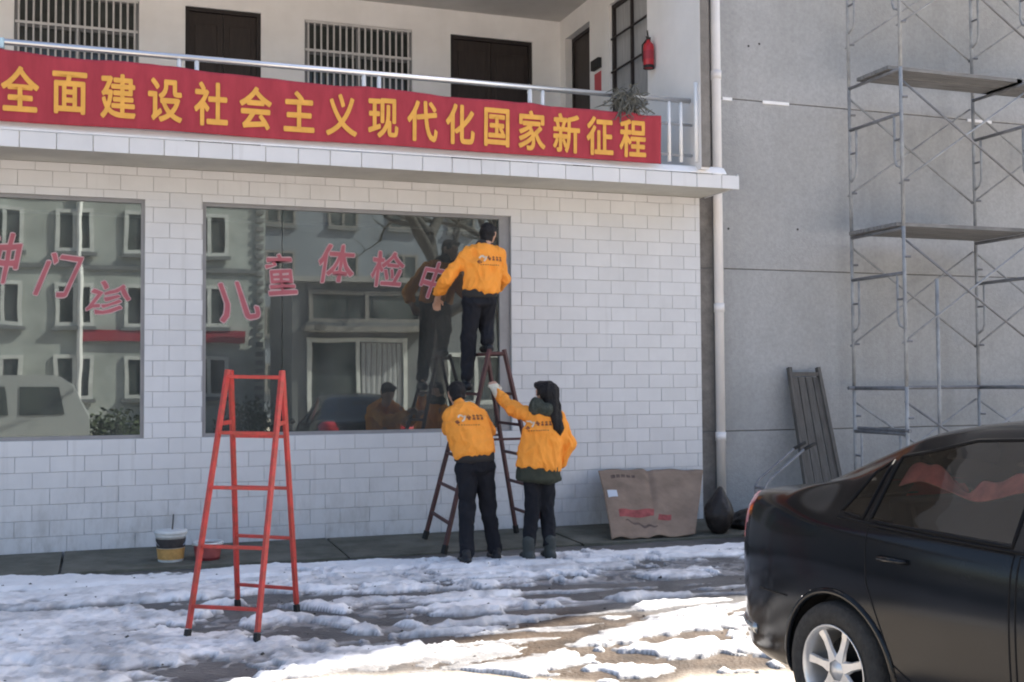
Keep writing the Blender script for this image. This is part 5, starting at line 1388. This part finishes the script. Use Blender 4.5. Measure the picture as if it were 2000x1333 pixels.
mk('aerial', MB().tube([cw(.55, 0, 1.44), cw(.42, 0, 1.52)], [.012, .004], 6), 'cartrim', car)
for y in (-.62, .62): mk('headlight', blob(cw(3.36, y, .66), (.11, .13, .07), 7.0 + y), 'chrome', car, smooth=True)

# dirt clods and grit thrown about on the snow
mb = MB(); rs = np.random.default_rng(21)
for q in range(260):
    x, y = rs.uniform(-1.2, 6.0), rs.uniform(-5.6, -1.5)
    i_, j_ = int((y - sy[0]) / .017), int((x - sx[0]) / .017)
    if not (0 < i_ < SZ.shape[0] and 0 < j_ < SZ.shape[1]): continue
    z = max(SZ[i_, j_], float(ground_z(np.array(x), np.array(y)))); r_ = rs.uniform(.004, .012) * (2.2 if q % 29 == 0 else 1)
    mb.add([(x + r_ * rs.uniform(.8, 1.5), y, z), (x, y + r_, z), (x - r_ * rs.uniform(.8, 1.5), y, z), (x, y - r_, z), (x + r_ * .3, y, z + r_ * .8), (x, y, z - r_ * .5)], [(0, 1, 4), (1, 2, 4), (2, 3, 4), (3, 0, 4), (1, 0, 5), (2, 1, 5), (3, 2, 5), (0, 3, 5)])
cl = mk('dirt', mb, 'bark', None); tag(cl, 'dark dirt clods and grit scattered over the snow', 'dirt', kind='stuff')

# ------------------------------------------------------------------ across the yard, seen in the window glass
def far_window(bld_, x0, x1, z0, z1, y, frame='white_frame', split=True):
    w = mk('window', ring(x0, x1, z0, z1, y - .05, y + .05, .13), frame, bld_)
    xm = (x0 + x1) / 2
    mk('pane', MB().box((x0 + .12, y - .03, z0 + .12), (x1 - .12, y - .02, z1 - .12)), 'dark_glass', w)
    if split: mk('mullion', MB().box((xm - .06, y - .018, z0 + .13), (xm + .06, y + .045, z1 - .13)), frame, w)
    mk('sill', MB().box((x0 - .1, y, z0 - .14), (x1 + .1, y + .14, z0 - .002)), 'grey_render', w)
apt = thing('apartment_building', (-4, -32, 0), 'pale three storey apartment block across the yard mirrored in the shop windows', 'building')
FY = -30.0
mk('wall', MB().box((-16, -40, -.3), (5.55, FY - .06, 11.2)), 'pale_render', apt)
mk('roof', MB().box((-16.4, -40.4, 11.2), (5.9, FY + .35, 11.45)), 'roof', apt)
for zc in (1.9, 4.4, 6.95, 9.6):
    for xc in np.arange(-14.4, 5, 2.25):
        far_window(apt, xc - .62, xc + .62, zc - .75, zc + .75, FY)
mk('sign_board', MB().box((-.7, FY, 3.12), (4.8, FY + .1, 3.52)), 'sign_red', apt)
mk('drainpipe', MB().tube([(-.74, FY + .08, 0), (-.74, FY + .08, 11)], .09, 8), 'pipe', apt)
qm = bpy.data.meshes.new('corner_block'); t = MB().box((0, 0, 0), (.26, .10, .16)); qm.from_pydata(t.v, [], t.f); qm.materials.append(MT['render_gap'])
for k in range(34): shared('corner_block', qm, (5.22, FY - .05, .1 + .32 * k), apt)
mk('string_course', MB().box((-16, FY - .05, 5.62), (5.2, FY + .03, 5.78)).box((-16, FY - .05, 8.15), (5.2, FY + .03, 8.3)), 'grey_render', apt)
hs = thing('grey_house', (8, -26, 0), 'low grey two storey house with a canopy mirrored in the right hand shop window', 'building')
HY = -24.0
mk('wall', MB().box((5.6, -29, -.3), (13.6, HY - .06, 4.85)), 'grey_render', hs)
mk('roof', MB().box((5.4, -29.2, 4.85), (13.9, HY + .2, 5.02)), 'roof', hs)
mk('canopy', MB().box((5.9, HY - .05, 3.24), (9.9, HY + .55, 3.42)), 'bare', hs)
far_window(hs, 6.05, 9.3, .55, 3.06, HY)
w = mk('curtain', MB().grid(lambda u, v: (7.8 + 1.35 * u, HY - .015 + .006 * math.sin(u * 50), .7 + 2.2 * v), 50, 1), 'curtain', hs)
far_window(hs, 6.1, 9.8, 3.55, 4.6, HY, 'bare')
far_window(hs, 10.6, 12.6, .9, 2.6, HY)
sky_cover = thing('apartment_building', (16, -52, 0), 'blue grey slab added behind the grey house to cover sky in the mirror image', 'building')
mk('wall', MB().box((7, -60, -.3), (40, -50.06, 19)), mat('sky_cover_grey', (.20, .22, .25), .9, noise=(.4, .15)), sky_cover)  # made-up block hiding bright sky so the glass mirrors a darker tone
mk('roof', MB().box((6.6, -60.4, 19), (40.4, -49.7, 19.3)), 'roof', sky_cover)
for zc in (2, 5, 8, 11, 14, 17):
    for xc in np.arange(9, 30, 3.4): far_window(sky_cover, xc - .8, xc + .8, zc - .8, zc + .8, -50.0, 'bare')
van = thing('white_van', (-1.9, -15.6, -.15), 'white van parked across the yard mirrored low in the left hand shop window', 'van')
def vp_(x, y, z): return (-.32 - x, -15.0 - y, z - .15)
prof = [(0, .35), (0, 1.05), (.35, 1.75), (.6, 1.92), (4.2, 1.95), (4.35, 1.8), (4.4, .6), (4.35, .35)]
mb = MB(); n = len(prof)
mb.add([vp_(x, 0, z) for x, z in prof] + [vp_(x, 1.65, z) for x, z in prof], [tuple(range(n)), tuple(range(2*n-1, n-1, -1))] + [(i, (i+1) % n, n+(i+1) % n, n+i) for i in range(n)])
mk('body', mb, 'van_white', van, bevel=.06)
for a, b_ in ((.45, 1.35), (1.5, 2.7), (2.85, 4.1)):
    mk('window', MB().add([vp_(a + (.06 if a > 1 else -.02), -.012, 1.12), vp_(b_, -.012, 1.12), vp_(b_, -.012, 1.74), vp_(a + .12, -.012, 1.74)], [(0, 1, 2, 3)]), 'dark_glass', van, solid=.01)
for x in (.85, 3.5):
    wv = mk('wheel', MB().lathe([(.0, .05), (.2, .05), (.3, .02), (.31, -.1), (.0, -.1)], vp_(x, 0.0, .31), (0, 1, 0), 24), 'tyre', van, smooth=True)
    mk('rim', MB().lathe([(0, .06), (.18, .06), (.19, .05)], vp_(x, 0, .31), (0, 1, 0), 20), 'alloy', wv)
def tree(x, y, h, r, seed, label, lean=0.0):
    rr = random.Random(seed)
    t = thing('bare_tree', (x, y, -.12), label, 'tree', 'bare trees across the yard')
    tr = MB(); br = MB()
    pts = [Vector((x + lean * k / 8 + rr.gauss(0, .05), y + rr.gauss(0, .05), -.15 + h * .62 * k / 8)) for k in range(9)]
    tr.tube(pts, [r * (1 - .06 * k) for k in range(9)], 12)
    def grow(p, d, l, rad_, lev):
        q = [p]
        for k in range(4):
            d = (d + Vector((rr.gauss(0, .18), rr.gauss(0, .18), rr.gauss(.06, .14)))).normalized()
            q.append(q[-1] + d * l / 4)
        br.tube(q, [rad_ * (1 - .14 * k) for k in range(5)], 7 if lev < 2 else 4, cap=False)
        if lev < 4:
            for k in range(3 if lev < 3 else 2):
                a = q[rr.randint(2, 4)]
                nd = (d + Vector((rr.gauss(0, .6), rr.gauss(0, .6), rr.gauss(.1, .4)))).normalized()
                grow(a, nd, l * rr.uniform(.6, .8), rad_ * .56, lev + 1)
    for k in range(6):
        a = 2 * PI * k / 6 + rr.uniform(-.4, .4)
        grow(pts[rr.choice((5, 6, 7, 8))], Vector((math.cos(a), math.sin(a) * .7, rr.uniform(.3, 1.0))).normalized(), h * .3, r * .55, 0)
    mk('trunk', tr, 'bark', t, smooth=True); mk('crown', br, 'bark', t, smooth=True)
tree(7.5, -14.2, 8.5, .25, 3, 'bare tree with thick dark trunk mirrored near the person on the ladder', -.1)
tree(10.9, -19.5, 9, .2, 5, 'thinner bare tree standing right of the thick trunked one in the mirror image')
def shrub(x, y, r, seed, label):
    rr = random.Random(seed); mb = MB()
    for k in range(700):
        d = Vector((rr.gauss(0, 1), rr.gauss(0, 1), abs(rr.gauss(0, 1)))).normalized() * r * rr.uniform(.5, 1)
        c = Vector((x, y, -.1)) + d; a = Vector((rr.gauss(0, 1), rr.gauss(0, 1), rr.gauss(0, 1))).normalized() * .09; b_ = a.cross(Vector((rr.gauss(0, 1), rr.gauss(0, 1), 1))).normalized() * .05
        mb.add([c - a, c + b_, c + a, c - b_], [(0, 1, 2, 3)])
    t = thing('shrub', (x, y, -.1), label, 'shrub')
    mk('stems', MB().tube([(x, y, -.15), (x + .05, y, r * .5)], .04, 6).tube([(x, y, -.15), (x - .15, y + .1, r * .6)], .03, 6), 'bark', t)
    lf = mk('foliage', mb, 'leaf', t); lf['kind'] = 'stuff'
shrub(.35, -22, 1.1, 1, 'dull green shrub beside the white van mirrored in the left hand window')
shrub(4.6, -26, 1.3, 2, 'round shrub at the corner of the pale apartment block')
